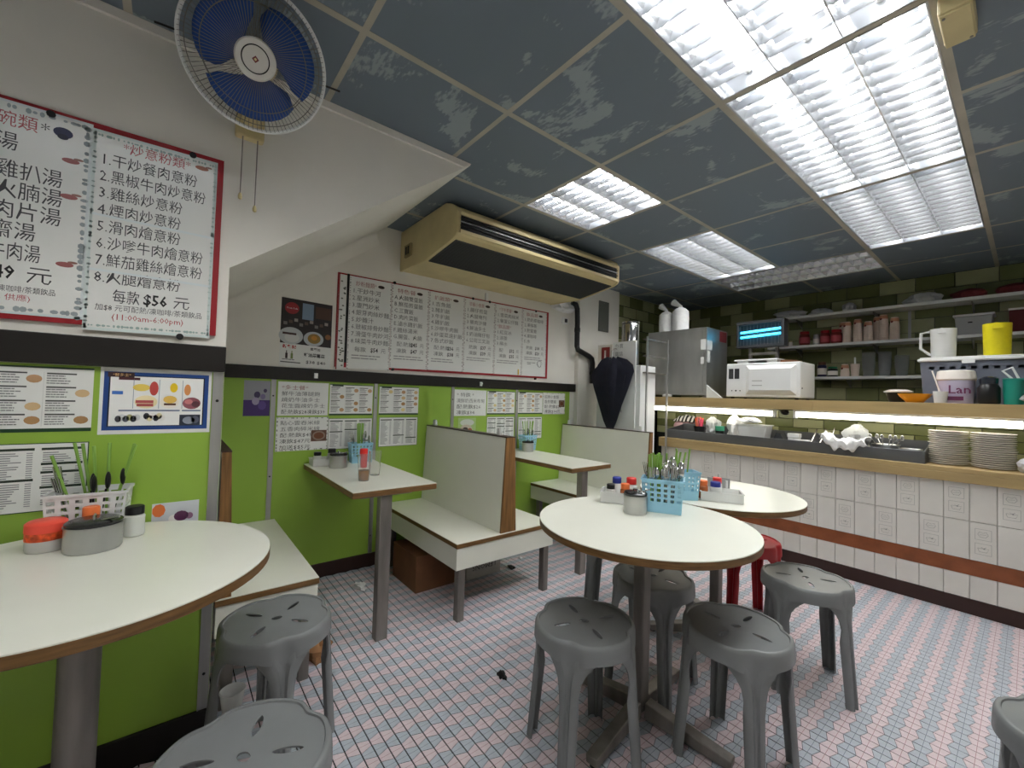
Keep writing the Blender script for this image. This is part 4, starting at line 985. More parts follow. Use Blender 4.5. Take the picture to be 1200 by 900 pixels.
bar_light(-1.16, 0.04, 'lit tube lamp under the pass shelf below the microwave')
bar_light(0.17, 1.36, 'lit tube lamp under the pass shelf above the plate stacks')
one('tube_bracket', MB().blob((0.105, SY0+0.06, 1.142), 0.03, 0.02, 0.022, 0.2, 5, 12, 8, False), DARK, 'dark fitting between the two tube lamps', 'fitting')

# stainless trough on the counter
tr = thing('steel_trough', 'long dark stainless trough on the counter front', 'trough', (0.0, 2.83, CT))
TX0, TX1, TY0, TY1 = -0.86, 0.945, 2.70, 3.02
TD = mat('dark_stainless', (112, 114, 118), 0.4, 0.8, noise=0.15, nscale=6, stretch=(0.3, 1, 1))
MB().box(TX0, TX1, TY0, TY0+0.008, CT, CT+0.078).build('front_wall', TD, tr, bevel=0.002)
MB().box(TX0, TX1, TY1-0.008, TY1, CT, CT+0.13).build('back_wall', TD, tr)
for a, b in ((TX0, TX0+0.008), (TX1-0.008, TX1)): MB().prism([(TY0+0.008, CT), (TY1-0.008, CT), (TY1-0.008, CT+0.12), (TY0+0.008, CT+0.078)], lambda p, q, d: (d, p, q), a, b).build('end_wall', TD, tr)
MB().box(TX0+0.008, TX1-0.008, TY0+0.008, TY1-0.008, CT, CT+0.034).build('base', TD, tr)
TZ = CT+0.0348
# contents of the trough
def bowl(name, x, y, z, r, h, m_, label, cat='bowl', group=None):
    return one(name, MB().lathe([(0.0, 0.0), (r*0.5, 0.0), (r*0.62, h*0.25), (r*0.9, h*0.7), (r, h), (r*0.96, h), (r*0.85, h*0.68), (r*0.55, h*0.26), (r*0.4, 0.006), (0.0, 0.006)], (x, y, z), 24), m_, label, cat, group, smooth=True)
one('towel', MB().blob((-0.86, 3.115, CT+0.07), 0.16, 0.075, 0.11, 0.06, 21, 26, 12), PINKC, 'dusty pink towel heaped at the end of the counter', 'towel', smooth=True, autos=0.5)
zb = thing('striped_cloth', 'black and white striped cloth lying on the pink towel', 'cloth', (-0.80, 3.02, CT+0.14))
cl = MB(); V = []; F = []; M = []
for i in range(29):
    for j in range(9):
        u = i/28; v = j/8; s_ = -0.82+1.5*u; r_ = math.sqrt(1-s_*s_); ph_ = math.radians(30+95*v)
        V.append((-0.86+0.185*s_, 3.115-r_*0.094*math.cos(ph_), max(CT+0.140, CT+0.07+r_*0.137*math.sin(ph_))+0.006+0.005*math.sin(u*22+v*5)))
cl.V = [Vector(v) for v in V]
for i in range(28):
    for j in range(8): cl.F.append((i*9+j, (i+1)*9+j, (i+1)*9+j+1, i*9+j+1)); cl.C.append(None); cl.M.append((i//2+j//4) % 2)
cl.build('cloth', [mat('cloth_black', (28, 28, 30), 0.85), mat('cloth_white', (200, 198, 196), 0.85)], zb, solid=0.006)
t = thing('marker_tub', 'dark tub of pink and orange markers in the trough', 'tub', (-0.62, 2.88, TZ))
MB().lathe([(0.0, 0), (0.045, 0), (0.05, 0.085), (0.047, 0.085), (0.043, 0.004), (0.0, 0.004)], (-0.62, 2.88, TZ), 20).build('tub', BLACKP, t, smooth=True)
for i in range(7):
    a = i*0.9; MB().cyl((-0.62+0.02*math.cos(a), 2.88+0.02*math.sin(a), TZ+0.006), (-0.62+0.03*math.cos(a), 2.88+0.03*math.sin(a), TZ+0.155+0.008*(i % 3)), 0.009, n=8).build('marker', (mat('pink_marker', (230, 90, 120), 0.4), ORG, mat('rose_marker', (226, 120, 110), 0.4))[i % 3], t)
one('plastic_bag', MB().blob((-0.52, 2.93, TZ+0.075), 0.06, 0.05, 0.105, 0.25, 31, 22, 12), BAGT, 'crumpled clear bag beside the marker tub', 'bag', smooth=True, autos=0.4)
t = thing('condiment_jar', 'green topped dark jar in the trough', 'jar', (-0.42, 2.86, TZ))
MB().lathe([(0.0, 0), (0.036, 0), (0.037, 0.06), (0.0, 0.06)], (-0.42, 2.86, TZ), 18).build('jar', BLACKP, t, smooth=True)
MB().lathe([(0.0, 0.0605), (0.039, 0.0605), (0.039, 0.10), (0.0, 0.10)], (-0.42, 2.86, TZ), 18).build('lid', mat('jade', (70, 160, 126), 0.4), t, smooth=True)
one('plastic_bag', MB().blob((-0.325, 2.945, TZ+0.09), 0.06, 0.06, 0.12, 0.22, 32, 24, 12), BAGW, 'white knotted carrier bag standing in the trough', 'bag', smooth=True, autos=0.4)
t = thing('food_tub', 'translucent white food tub with a bag of white goods', 'tub', (-0.12, 2.86, TZ))
MB().prism([(-0.10, 0), (0.09, 0), (0.115, 0.13), (-0.12, 0.13)], lambda a, b, d: (-0.12+a, d, TZ+b), 2.79, 2.93).build('tub', FROST, t, bevel=0.01)
MB().box(-0.245, 0.0, 2.785, 2.935, TZ+0.1305, TZ+0.138).build('rim', FROST, t)
MB().blob((-0.16, 2.86, TZ+0.165), 0.075, 0.055, 0.03, 0.3, 33, 20, 9).build('content', BAGW, t, smooth=True)
one('carton', MB().prism([(0.03, 0), (0.13, 0), (0.09, 0.08), (0.06, 0.085)], lambda a, b, d: (a, d, TZ+b), 2.80, 2.90), DGREY, 'dark folded carton in the trough by the food tub', 'carton')
for i, (x, y, w_, h_, lab) in enumerate(((0.135, 2.80, 0.10, 0.028, 'flat white foam box in the trough'), (0.165, 2.885, 0.075, 0.085, 'upright white foam cup box in the trough'), (0.245, 2.80, 0.085, 0.045, 'short white foam block in the trough'))):
    t = thing('foam_box', lab, 'box', (x, y, TZ), 'foam boxes in the trough'); MB().box(x-w_/2, x+w_/2, y-0.032, y+0.032, TZ, TZ+h_*0.6).build('box', WHITEP, t, bevel=0.004); MB().box(x-w_/2-0.003, x+w_/2+0.003, y-0.035, y+0.035, TZ+h_*0.6+0.0005, TZ+h_).build('lid', WHITEP, t, bevel=0.004)
for i in range(3):
    x = 0.27+0.058*i; one('ladle', MB().tube([(x, 2.90, TZ+0.012), (x+0.01, 2.94, TZ+0.06), (x+0.02, 2.99, TZ+0.125+0.01*i)], 0.005, 8).lathe([(0.0, 0.0), (0.018, 0.002), (0.024, 0.012), (0.021, 0.012), (0.0, 0.004)], (x, 2.90, TZ), 14), SPOON, 'steel ladle leaning in the trough', 'ladle', 'ladles in the trough', smooth=True)
cw = MB(); V = []; F = []
for i in range(27):
    for j in range(15):
        u, v = i/26, j/14; yy = 2.690+0.17*max(0, v-0.25)/0.75
        top = CT+0.088+0.045*(abs(u-0.5)*2)**1.5*(1 if u < 0.5 else 0.35)+0.012*math.sin(u*15+v*9)+0.010*math.sin(u*31-v*6)+0.02*math.sin(PI*v)
        zz = top if v > 0.25 else top-(0.25-v)*0.20*(0.55+0.45*math.sin(PI*u))
        V.append((0.385+0.265*u+0.012*math.sin(v*11), yy-0.010*(v <= 0.25)-0.006*math.sin(u*20)*(v < 0.25), zz))
for i in range(26):
    for j in range(14): F.append((i*15+j, (i+1)*15+j, (i+1)*15+j+1, i*15+j+1))
one('white_cloth', cw.add(V, F), BAGW, 'white cloth draped over the trough edge', 'cloth', smooth=True, solid=0.004, autos=1.2)
one('plastic_bag', MB().blob((0.555, 2.94, TZ+0.085), 0.07, 0.05, 0.10, 0.2, 35, 22, 12), BAGT, 'clear plastic bag standing behind the white cloth', 'bag', smooth=True, autos=0.4)
bowl('steel_bowl', 0.73, 2.86, TZ, 0.078, 0.06, STEEL, 'steel bowl of cutlery in the trough')
for i in range(6):
    a = -0.9+0.36*i; one('spoon', MB().tube([(0.73+0.030*math.sin(a), 2.86+0.010*(i % 2*2-1), TZ+0.009), (0.73+0.092*math.sin(a), 2.86+0.024*(i % 2*2-1), TZ+0.092)], [0.0025, 0.003], 8).blob((0.73+0.103*math.sin(a), 2.86+0.026*(i % 2*2-1), TZ+0.108), 0.011, 0.005, 0.020, 0, 0, 10, 8, False), SPOON, 'steel spoon standing in the bowl in the trough', 'spoon', 'spoons in the steel bowl', smooth=True)
bowl('steel_bowl', 0.862, 2.82, TZ, 0.062, 0.045, STEEL, 'small shallow steel bowl at the trough end')
# stacked plates
def plate_stack(x, y, n, r, seed, label, grp):
    rnd = random.Random(seed); src = None; st_ = 0.215/n
    for i in range(n):
        px, py = x+rnd.uniform(-0.004, 0.004), y+rnd.uniform(-0.004, 0.004); z = CT+0.0003+i*st_
        if src is None:
            src = one('plate', MB().lathe([(0.0, 0.0005), (r*0.55, 0.0), (r*0.6, 0.002), (r*0.93, 0.0062), (r, 0.0082), (r, 0.0112), (r*0.97, 0.0118), (r*0.58, 0.0046), (0.0, 0.0034)], (px, py, z), 36), CHINA, label, 'plate', grp, smooth=True, loc=(px, py, z))
        else:
            o = src.copy(); col.objects.link(o); o.location = (px, py, z)
            if i == n-1: o['label'] = label.replace('plate in the stack', 'plate on top of the stack')
    src['label'] = label.replace('plate in the stack', 'plate at the bottom of the stack')
plate_stack(1.035, 2.86, 17, 0.092, 1, 'white china plate in the stack beside the trough', 'plates stacked beside the trough')
plate_stack(1.225, 2.86, 17, 0.095, 2, 'white china plate in the stack beside the folded towel', 'plates stacked beside the folded towel')
one('folded_towel', MB().blob((1.40, 2.80, CT+0.035), 0.085, 0.08, 0.06, 0.12, 41, 22, 10), mat('grey_towel', (190, 190, 196), 0.9, noise=0.06, bump=0.6, nscale=60), 'rolled grey white towel on the counter beside the plates', 'towel', smooth=True, autos=0.5)

# ------------------------------------------------------------------ on the pass shelf
Zs = SZ1+0.0005
cb = thing('steel_cabinet', 'large stainless cabinet on the pass shelf with notes stuck on it', 'cabinet', (-0.88, 3.05, Zs))
A0, A1, B0, B1, ZZ0, ZZ1 = -1.17, -0.545, 2.845, 3.27, Zs+0.022, 1.915
MB().box(A0, A1, B0, B1, ZZ0, ZZ1).build('body', STEEL, cb, bevel=0.004)
fr = 0.03
MB().box(A0+fr, A1-fr, B0-0.005, B0, ZZ0+0.035, ZZ1-fr).build('front_panel', STEEL, cb, bevel=0.002)
for a in (A0+0.02, A1-0.02):
    for b_ in (B0+0.02, B1-0.02): MB().box(a-0.015, a+0.015, b_-0.015, b_+0.015, Zs, ZZ0).build('foot', TARNISH, cb)
for x0, x1, z0, z1 in ((-0.60, -0.55, 1.70, 1.80), (-0.60, -0.565, 1.565, 1.63)): MB().box(x0, x1, B0-0.007, B0-0.0052, z0, z1).build('note', PAPER, cb)
for y0, y1, z0, z1 in ((2.85, 2.95, 1.70, 1.79), (2.86, 2.91, 1.58, 1.69)): MB().box(A1+0.0005, A1+0.002, y0, y1, z0, z1).build('note', PAPER, cb)
MB().box(A1+0.0005, A1+0.003, 3.10, 3.24, 1.80, 1.90).build('note', mat('dull_red', (110, 40, 44), 0.7), cb)
one('paper_roll', MB().blob((-0.93, 2.822, Zs+0.012), 0.055, 0.010, 0.018, 0.05, 3, 14, 8), WHITEP, 'small white roll lying before the steel cabinet', 'roll', smooth=True)
one('clipboard', MB().prism([(-0.535, Zs), (-0.40, Zs), (-0.40, Zs+0.005), (-0.535, Zs+0.12)], lambda a, b, d: (a, d, b), 2.83, 2.86), PAPER, 'tilted white price card between cabinet and microwave', 'card')
for x, r, h, tie, sd, lab in ((-1.03, 0.075, 0.225, (-0.035, 0.0), 61, 'white tied bag on the cabinet with upright knot'), (-0.872, 0.082, 0.245, (-0.055, 0.01), 62, 'fuller white tied bag on the steel cabinet')):
    t = thing('tied_bag', lab, 'bag', (x, 2.95, ZZ1)); z = ZZ1+0.001
    MB().lathe([(0.0, 0.0), (r*0.9, 0.0), (r*0.98, 0.02), (r, h*0.5), (r*0.95, h*0.82), (r*0.6, h*0.94), (r*0.22, h), (r*0.18, h+0.02)], (x, 2.95, z), 26).build('bag', BAGW, t, smooth=True)
    tp = Vector((x, 2.95, z+h+0.01)); e = Vector((tie[0]-0.03, tie[1], 0.055))
    MB().tube([tp, tp+e*0.4, tp+e], [0.014, 0.022, 0.034], 14).build('tied_end', BAGW, t, smooth=True)
# microwave
mw = thing('microwave', 'white microwave oven with two dark vents on the pass shelf', 'microwave', (-0.08, 3.0, Zs))
M0, M1, MY0, MY1, MZ0, MZ1 = -0.368, 0.212, 2.86, 3.21, Zs+0.014, 1.556
MB().box(M0, M1, MY0, MY1, MZ0, MZ1).build('body', WHITEP, mw, bevel=0.008)
# door with a raised bevelled panel
dx0, dx1, dz0, dz1 = -0.20, 0.185, MZ0+0.022, MZ1-0.02
V = [(dx0, MY0-0.0005, dz0), (dx1, MY0-0.0005, dz0), (dx1, MY0-0.0005, dz1), (dx0, MY0-0.0005, dz1), (dx0+0.035, MY0-0.03, dz0+0.04), (dx1-0.035, MY0-0.03, dz0+0.04), (dx1-0.035, MY0-0.03, dz1-0.035), (dx0+0.035, MY0-0.03, dz1-0.035)]
dr = MB().add(V, [(4,5,6,7),(0,1,5,4),(1,2,6,5),(2,3,7,6),(3,0,4,7),(3,2,1,0)]).build('door', WHITEP, mw)
for q in range(2): MB().box(dx0+0.06, dx0+0.14, MY0-0.0315, MY0-0.0302, dz0+0.075+0.04*q, dz0+0.081+0.04*q).build('lettering_strip', GREYINK, dr)
for q in range(2): MB().box(M0+0.022+0.05*q, M0+0.062+0.05*q, MY0-0.003, MY0-0.0005, MZ1-0.135, MZ1-0.045).build('vent', DGREY, mw)
for q in range(3): MB().cyl((M0+0.05+0.035*q, MY0-0.004, MZ0+0.055), (M0+0.05+0.035*q, MY0-0.0005, MZ0+0.055), 0.005+0.002*(q == 1), n=10).build('button', DARK, mw)
for a in (M0+0.04, M1-0.04):
    for b_ in (MY0+0.04, MY1-0.04): MB().cyl((a, b_, Zs), (a, b_, MZ0), 0.014, n=10).build('foot', DARK, mw)
MB().cyl((M1+0.0005, MY0+0.03, MZ0+0.08), (M1+0.004, MY0+0.03, MZ0+0.08), 0.006, n=8).build('side_screw', DARK, mw)
t = thing('tray', 'flat white tray lying on the microwave', 'tray', (-0.12, 3.0, MZ1))
MB().box(-0.31, 0.04, 2.88, 3.15, MZ1+0.022, MZ1+0.036).build('plate', WHITEP, t, bevel=0.004); MB().box(-0.29, -0.20, 2.90, 3.10, MZ1+0.0005, MZ1+0.022).build('foot', WHITEP, t); MB().box(-0.05, 0.03, 2.90, 3.10, MZ1+0.0005, MZ1+0.022).build('foot', WHITEP, t)
one('wooden_board', MB().prism([(0.05, 0), (0.17, 0), (0.165, 0.016), (0.055, 0.022)], lambda a, b, d: (a, d, MZ1+0.001+b), 2.90, 3.05), CARD, 'thin brown board lying on the microwave', 'board')
# insect lamp
il = thing('insect_lamp', 'dark insect killer lamp with two glowing cyan tubes', 'lamp', (-0.20, 3.275, SZ1))
I0, I1, J0, J1 = -0.43, -0.02, 1.735, 1.985
MB().box(I0, I1, 3.26, 3.30, J0, J1).build('back_panel', mat('dull_grey_enamel', (58, 60, 62), 0.4), il)
for a, b, c, d in ((I0, I1, J0, J0+0.022), (I0, I1, J1-0.03, J1), (I0, I0+0.02, J0+0.022, J1-0.03), (I1-0.028, I1, J0+0.022, J1-0.03)): MB().box(a, b, 3.20, 3.2595, c, d).build('frame', DGREY, il, bevel=0.002)
for z in (1.845, 1.892): MB().cyl((I0+0.028, 3.228, z-0.008), (I1-0.034, 3.228, z+0.008), 0.011, n=14).build('tube', UV, il, smooth=True)
for i in range(12): MB().cyl((I0+0.035+0.03*i, 3.205, J0+0.022), (I0+0.035+0.03*i, 3.205, J1-0.03), 0.0012, n=5).build('wire', TARNISH, il)
for x in (-0.33, -0.10): MB().box(x-0.012, x+0.012, 3.265, 3.29, SZ1+0.0005, J0).build('post', TARNISH, il)
MB().box(-0.342, -0.088, 3.262, 3.2645, 1.665, 1.69).build('crossbar', TARNISH, il)
# bin with lid
bn = thing('storage_bin', 'grey perforated storage bin with white lid on the pass shelf', 'bin', (1.13, 3.1, Zs))
N0, N1 = 0.875, 1.40
BZ = lambda z: N0+0.02*(1.535-z)/(1.535-Zs)      # left side of the tapered bin at height z
BW = lambda z: N1-0.02*(1.535-z)/(1.535-Zs)
bb = MB(); bp = lambda y0, y1, x0a, x1a, x0b, x1b, z0, z1: bb.add([(x0a,y0,z0),(x1a,y0,z0),(x1a,y1,z0),(x0a,y1,z0),(x0b,y0,z1),(x1b,y0,z1),(x1b,y1,z1),(x0b,y1,z1)], [(3,2,1,0),(4,5,6,7),(0,1,5,4),(1,2,6,5),(2,3,7,6),(3,0,4,7)])
H0, H1_ = 1.480, 1.500
bp(3.075, 3.080, BZ(Zs), BW(Zs), BZ(H0), BW(H0), Zs, H0)               # front wall below the holes
bp(3.075, 3.080, BZ(H1_), BW(H1_), N0, N1, H1_, 1.535)                 # and above them
hx = [N0+0.06+0.05*q for q in range(9)]; e0 = [BZ(H0)]+[q+0.014 for q in hx]; e1 = [q-0.014 for q in hx]+[BW(H0)]
for a_, b_ in zip(e0, e1): bp(3.075, 3.080, a_, b_, a_, b_, H0, H1_)
bp(3.325, 3.330, BZ(Zs), BW(Zs), N0, N1, Zs, 1.535)
for q in (0, 1):
    f_ = (lambda z: BZ(z)) if q == 0 else (lambda z: BW(z)-0.005)
    bp(3.080, 3.325, f_(Zs), f_(Zs)+0.005, f_(1.535), f_(1.535)+0.005, Zs, 1.535)
bp(3.080, 3.325, BZ(Zs)+0.005, BW(Zs)-0.005, BZ(Zs)+0.005, BW(Zs)-0.005, Zs, Zs+0.005)
bb.build('bin', GREYBIN, bn)
ld = MB().box(N0-0.012, N1+0.012, 3.058, 3.345, 1.536, 1.556).build('lid', WHITEP, bn, bevel=0.006)
MB().box(N0+0.0, N1+0.0, 3.066, 3.337, 1.5565, 1.566).build('lid_top', WHITEP, ld, bevel=0.003)
MB().box(1.08, 1.14, 3.05, 3.0575, 1.518, 1.545).build('latch', WHITEP, bn)
LZ = 1.567
def jug(name, x, y, z, r, h, m_, label, handle=None, spout=True, lidm=None):
    t = thing(name, label, 'jug', (x, y, z))
    mb = MB().lathe([(0.0, 0.0), (r*0.88, 0.0), (r*0.92, 0.01), (r, h), (r*0.955, h), (r*0.87, 0.012), (0.0, 0.008)], (x, y, z), 32)
    mb.build('jug_body', m_, t, smooth=True, autos=0.8)
    if spout: MB().prism([(-0.018, -0.035), (0.018, -0.035), (0.004, 0.0), (-0.004, 0.0)], lambda a, b, d: (x+a*(1+d*20)+0.0, y-r*0.97-d*0.9, z+h+b), 0.0, 0.02).build('spout', m_, t)
    if handle:
        q = handle; MB().tube([(x+q*r*0.98, y, z+h*0.93), (x+q*(r+0.045), y, z+h*0.90), (x+q*(r+0.048), y, z+h*0.35), (x+q*r*0.94, y, z+h*0.10)], 0.009, 8).build('handle', m_, t, smooth=True)
    return t
jug('water_jug', 0.985, 3.15, LZ, 0.068, 0.20, FROST, 'clear frosted plastic jug with square handle on the bin lid', -1)
jug('water_jug', 1.232, 3.15, LZ, 0.066, 0.21, YEL, 'bright yellow plastic jug on the bin lid', None)
bowl('orange_bowl', 0.87, 2.90, Zs, 0.088, 0.06, ORB, 'orange bowl on the pass shelf below the grey bin')
t = thing('covered_dish', 'dark dish with pale lid behind the orange bowl', 'dish', (0.765, 3.05, Zs)); 
MB().lathe([(0.0, 0), (0.05, 0), (0.072, 0.07), (0.0, 0.07)], (0.765, 3.05, Zs), 22).build('dish', BLACKP, t, smooth=True); MB().lathe([(0.0, 0.0705), (0.08, 0.0705), (0.082, 0.078), (0.05, 0.092), (0.0, 0.094)], (0.765, 3.05, Zs), 22).build('lid', CHINA, t, smooth=True)
bk = thing('ice_cream_bucket', 'lilac printed bucket lined with a white paper bag on the pass shelf', 'bucket', (1.06, 2.90, Zs))
MB().lathe([(0.0, 0), (0.078, 0), (0.09, 0.155), (0.086, 0.155), (0.0, 0.15)], (1.06, 2.965, Zs), 30).build('bucket', LILAC, bk, smooth=True)
MB().lathe([(0.0905, 0.15), (0.096, 0.158), (0.088, 0.21), (0.080, 0.215), (0.0, 0.205)], (1.06, 2.965, Zs), 40).build('liner', CHINA, bk, smooth=True)
MB().text('Lan', (1.03, 2.8695, Zs+0.065), (1, 0.18, 0), (0, 0, 1), 0.075, c=lin((110, 40, 90)), bold=0.01).add([(1.02, 2.878, Zs+0.02), (1.10, 2.878, Zs+0.02), (1.10, 2.875, Zs+0.045), (1.02, 2.875, Zs+0.045)], [(0, 1, 2, 3)], lin((100, 40, 84))).build('print', INK, bk)
t = thing('iced_tea_cup', 'short cup of brown drink with a long straw before the bucket', 'cup', (0.985, 2.84, Zs))
MB().lathe([(0.0, 0), (0.03, 0), (0.037, 0.075), (0.035, 0.075), (0.028, 0.003), (0, 0.003)], (1.0, 2.842, Zs), 20).build('cup', FROST, t, smooth=True); MB().lathe([(0.0, 0.004), (0.0275, 0.004), (0.033, 0.06), (0.0, 0.06)], (1.0, 2.842, Zs), 20).build('drink', mat('milk_tea', (196, 140, 96), 0.4), t, smooth=True)
MB().cyl((1.012, 2.842, Zs+0.012), (0.962, 2.835, Zs+0.21), 0.004, n=8).build('straw', CHINA, t)
t = thing('black_jar', 'black round jar with shiny lid between bucket and teal jug', 'jar', (1.205, 2.9, Zs))
MB().lathe([(0.0, 0), (0.044, 0), (0.05, 0.01), (0.05, 0.10), (0.036, 0.125), (0.0, 0.125)], (1.206, 2.90, Zs), 24).build('jar', BLACKP, t, smooth=True); MB().lathe([(0.0, 0.1255), (0.04, 0.1255), (0.042, 0.16), (0.03, 0.17), (0.0, 0.172)], (1.206, 2.90, Zs), 24).build('lid', mat('glossy_dark', (40, 44, 56), 0.1, coat=0.5), t, smooth=True)
t = jug('teal_jug', 1.305, 2.90, Zs, 0.044, 0.15, TEAL, 'teal plastic jug on the pass shelf', None, False)
MB().box(1.262, 1.348, 2.86, 2.94, Zs+0.1505, Zs+0.158).build('lid', TEAL, t, bevel=0.003); MB().tube([(1.30, 2.90, Zs+0.156), (1.262, 2.90, Zs+0.205), (1.30, 2.90, Zs+0.225), (1.325, 2.90, Zs+0.158)], 0.007, 6).build('lid_handle', WHITEP, t, smooth=True)
t = thing('straw_cup', 'dark red cup of wooden chopsticks at the shelf end', 'cup', (1.385, 2.92, Zs))
MB().lathe([(0.0, 0), (0.034, 0), (0.044, 0.19), (0.041, 0.19), (0.032, 0.004), (0, 0.004)], (1.395, 2.93, Zs), 22).build('cup', mat('maroon_print', (120, 22, 48), 0.5, noise=0.5, nscale=28), t, smooth=True)
for i in range(6):
    a = i*1.05; MB().cyl((1.395+0.012*math.cos(a), 2.93+0.012*math.sin(a), Zs+0.006), (1.395+0.038*math.cos(a), 2.93+0.03*math.sin(a), Zs+0.26+0.01*(i % 2)), 0.004, n=6).build('chopstick', mat('pale_wood', (222, 206, 168), 0.6), t)
one('plastic_bag', MB().blob((1.40, 2.84, Zs+0.032), 0.055, 0.035, 0.055, 0.2, 44, 20, 10), BAGT, 'clear bag crumpled at the shelf end before the dark red cup', 'bag', smooth=True, autos=0.4)

# ------------------------------------------------------------------ back wall shelves
YBk = YB-0.0062
def wshelf(x0, x1, z, label, dep=0.24):
    t = thing('wall_shelf', label, 'shelf', ((x0+x1)/2, YBk-dep/2, z-0.025), 'white shelves on the back wall')
    MB().box(x0, x1, YBk-dep, YBk, z-0.026, z).build('board', WHITEP, t, bevel=0.002)
    x = x0+0.25
    while x < x1:
        MB().prism([(YBk, z-0.027), (YBk-0.18, z-0.027), (YBk-0.18, z-0.035), (YBk, z-0.10)], lambda a, b, d: (d, a, b), x-0.004, x+0.004).build('bracket', ALU, t); x += 0.62
SH1, SH2, SH3 = 2.120, 1.815, 1.490
wshelf(-0.42, 1.96, SH1, 'top white shelf high on the back wall')
wshelf(-0.42, 1.96, SH2, 'middle white shelf with paper cups and red jars')
wshelf(0.0, 1.96, SH3, 'lowest white shelf with plastic cup stacks')
YQ = YBk-0.16
def jar(x, z, r, h, m_, capm, label, cat='jar', grp=None, y=None):
    y = YQ if y is None else y
    t = thing('jar', label, cat, (x, y, z), grp)
    MB().lathe([(0.0, 0.0), (r*0.95, 0.0), (r, 0.006), (r, h*0.72), (r*0.82, h*0.8), (0.0, h*0.8)], (x, y, z+0.0005), 24).build('jar_body', m_, t, smooth=True)
    MB().lathe([(0.0, h*0.805), (r*0.88, h*0.805), (r*0.88, h*0.99), (r*0.8, h), (0.0, h)], (x, y, z+0.0005), 24).build('lid', capm, t, smooth=True)
    MB().lathe([(r*1.004, h*0.16), (r*1.012, h*0.16), (r*1.012, h*0.58), (r*1.004, h*0.58)], (x, y, z+0.0005), 24, loop=True).build('label_band', mat('rose_label', (190, 80, 90), 0.5) if m_ is JARR else CHINA, t, smooth=True)
jar(-0.100, SH2, 0.046, 0.145, JARR, REDP, 'red lidded jar standing alone on the middle shelf')
jar(0.075, SH2, 0.041, 0.14, JARR, REDP, 'red lidded jar beside the steel can')
jar(0.168, SH2, 0.045, 0.14, JARR, REDP, 'red lidded jar next to the paper cup stacks')
jar(0.002, SH2, 0.028, 0.108, STEEL, STEEL, 'plain steel can between the red jars', 'can')
jar(-0.303, SH2, 0.037, 0.098, JARB, JARB, 'dark blue jar at the end of the middle shelf')
jar(-0.225, SH2, 0.018, 0.06, CHINA, CREAM, 'tiny cream bottle beside the dark blue jar', 'bottle')
jar(0.052, SH3, 0.038, 0.15, JARB, mat('brown_cap', (96, 60, 40), 0.5), 'dark blue jar with brown cap on the lowest shelf')
jar(0.140, SH3, 0.042, 0.10, BLACKP, mat('green_lid', (40, 120, 76), 0.4), 'black jar with green lid on the lowest shelf')
def cup_stack(x, y, z, n, label, m_=CUPP, rim=None):
    t = thing('cup_stack', label, 'cups', (x, y, z), 'stacks of paper cups')
    hh = 0.085; st_ = 0.017
    for i in range(n):
        zz = z+0.0005+i*st_
        MB().lathe([(0.0365, zz-z), (0.0375, zz-z+0.003), (0.0355, zz-z+0.006), (0.026, zz-z+hh), (0.0, zz-z+hh)], (x, y, z), 20).build('cup', m_, t, smooth=True)
    MB().lathe([(0.0322, 0.0), (0.0285, 0.032)], (x, y, z+0.0015+(n-1)*st_+0.046), 20).build('top_band', CUPO, t, smooth=True)
    a = -2.0; MB().lathe([(0.0, 0.0), (0.010, 0.0), (0.010, 0.0012), (0.0, 0.0012)], (x+0.0345*math.cos(a), y+0.0345*math.sin(a), z+(n-1)*st_+0.045), 10, (math.cos(a), math.sin(a), 0.2)).build('logo', mat('cup_logo', (120, 44, 44), 0.5), t)
cup_stack(0.253, YQ, SH2, 8, 'stack of paper cups next to the red jar')
cup_stack(0.333, YQ, SH2, 9, 'tall stack of paper cups second from the red jars')
cup_stack(0.413, YQ-0.02, SH2, 7, 'shorter stack of paper cups in the middle of the row')
cup_stack(0.462, YQ+0.085, SH2, 10, 'stack of paper cups set back against the wall tiles')
cup_stack(0.52, YQ, SH2, 10, 'tall stack of paper cups near the end of the row')
cup_stack(0.598, YQ-0.01, SH2, 8, 'last stack of paper cups before the frosted jug')
cup_stack(0.200, YQ+0.10, SH2, 9, 'stack of paper cups behind the red jars')
cup_stack(0.236, YQ, SH3, 3, 'short stack of paper cups on the lowest shelf')
t = thing('straw_holder', 'paper cup with a white straw on the lowest shelf', 'cup', (0.315, YQ, SH3))
MB().lathe([(0.0, 0.0), (0.028, 0.0), (0.037, 0.12), (0.034, 0.12), (0.0, 0.1)], (0.315, YQ, SH3+0.0005), 20).build('cup', CUPP, t, smooth=True); MB().cyl((0.315, YQ, SH3+0.102), (0.312, YQ+0.005, SH3+0.185), 0.008, n=8).build('straw', WHITEP, t)
def clear_stack(x, n, r, label):
    t = thing('clear_cup_stack', label, 'cups', (x, YQ, SH3), 'stacks of clear plastic cups')
    for i in range(n): MB().lathe([(r*0.74, 0), (r, 0.10), (r*1.04, 0.103), (r*0.98, 0.104), (r*0.72, 0.003), (0.0, 0.003)], (x, YQ, SH3+0.0005+0.020*i), 20).build('cup', CUPCL, t, smooth=True)
clear_stack(0.415, 7, 0.05, 'tall stack of clear plastic cups on the lowest shelf')
clear_stack(0.530, 7, 0.048, 'second stack of clear plastic cups on the lowest shelf')
clear_stack(0.645, 5, 0.05, 'short wide stack of clear plastic cups by the grey bin')
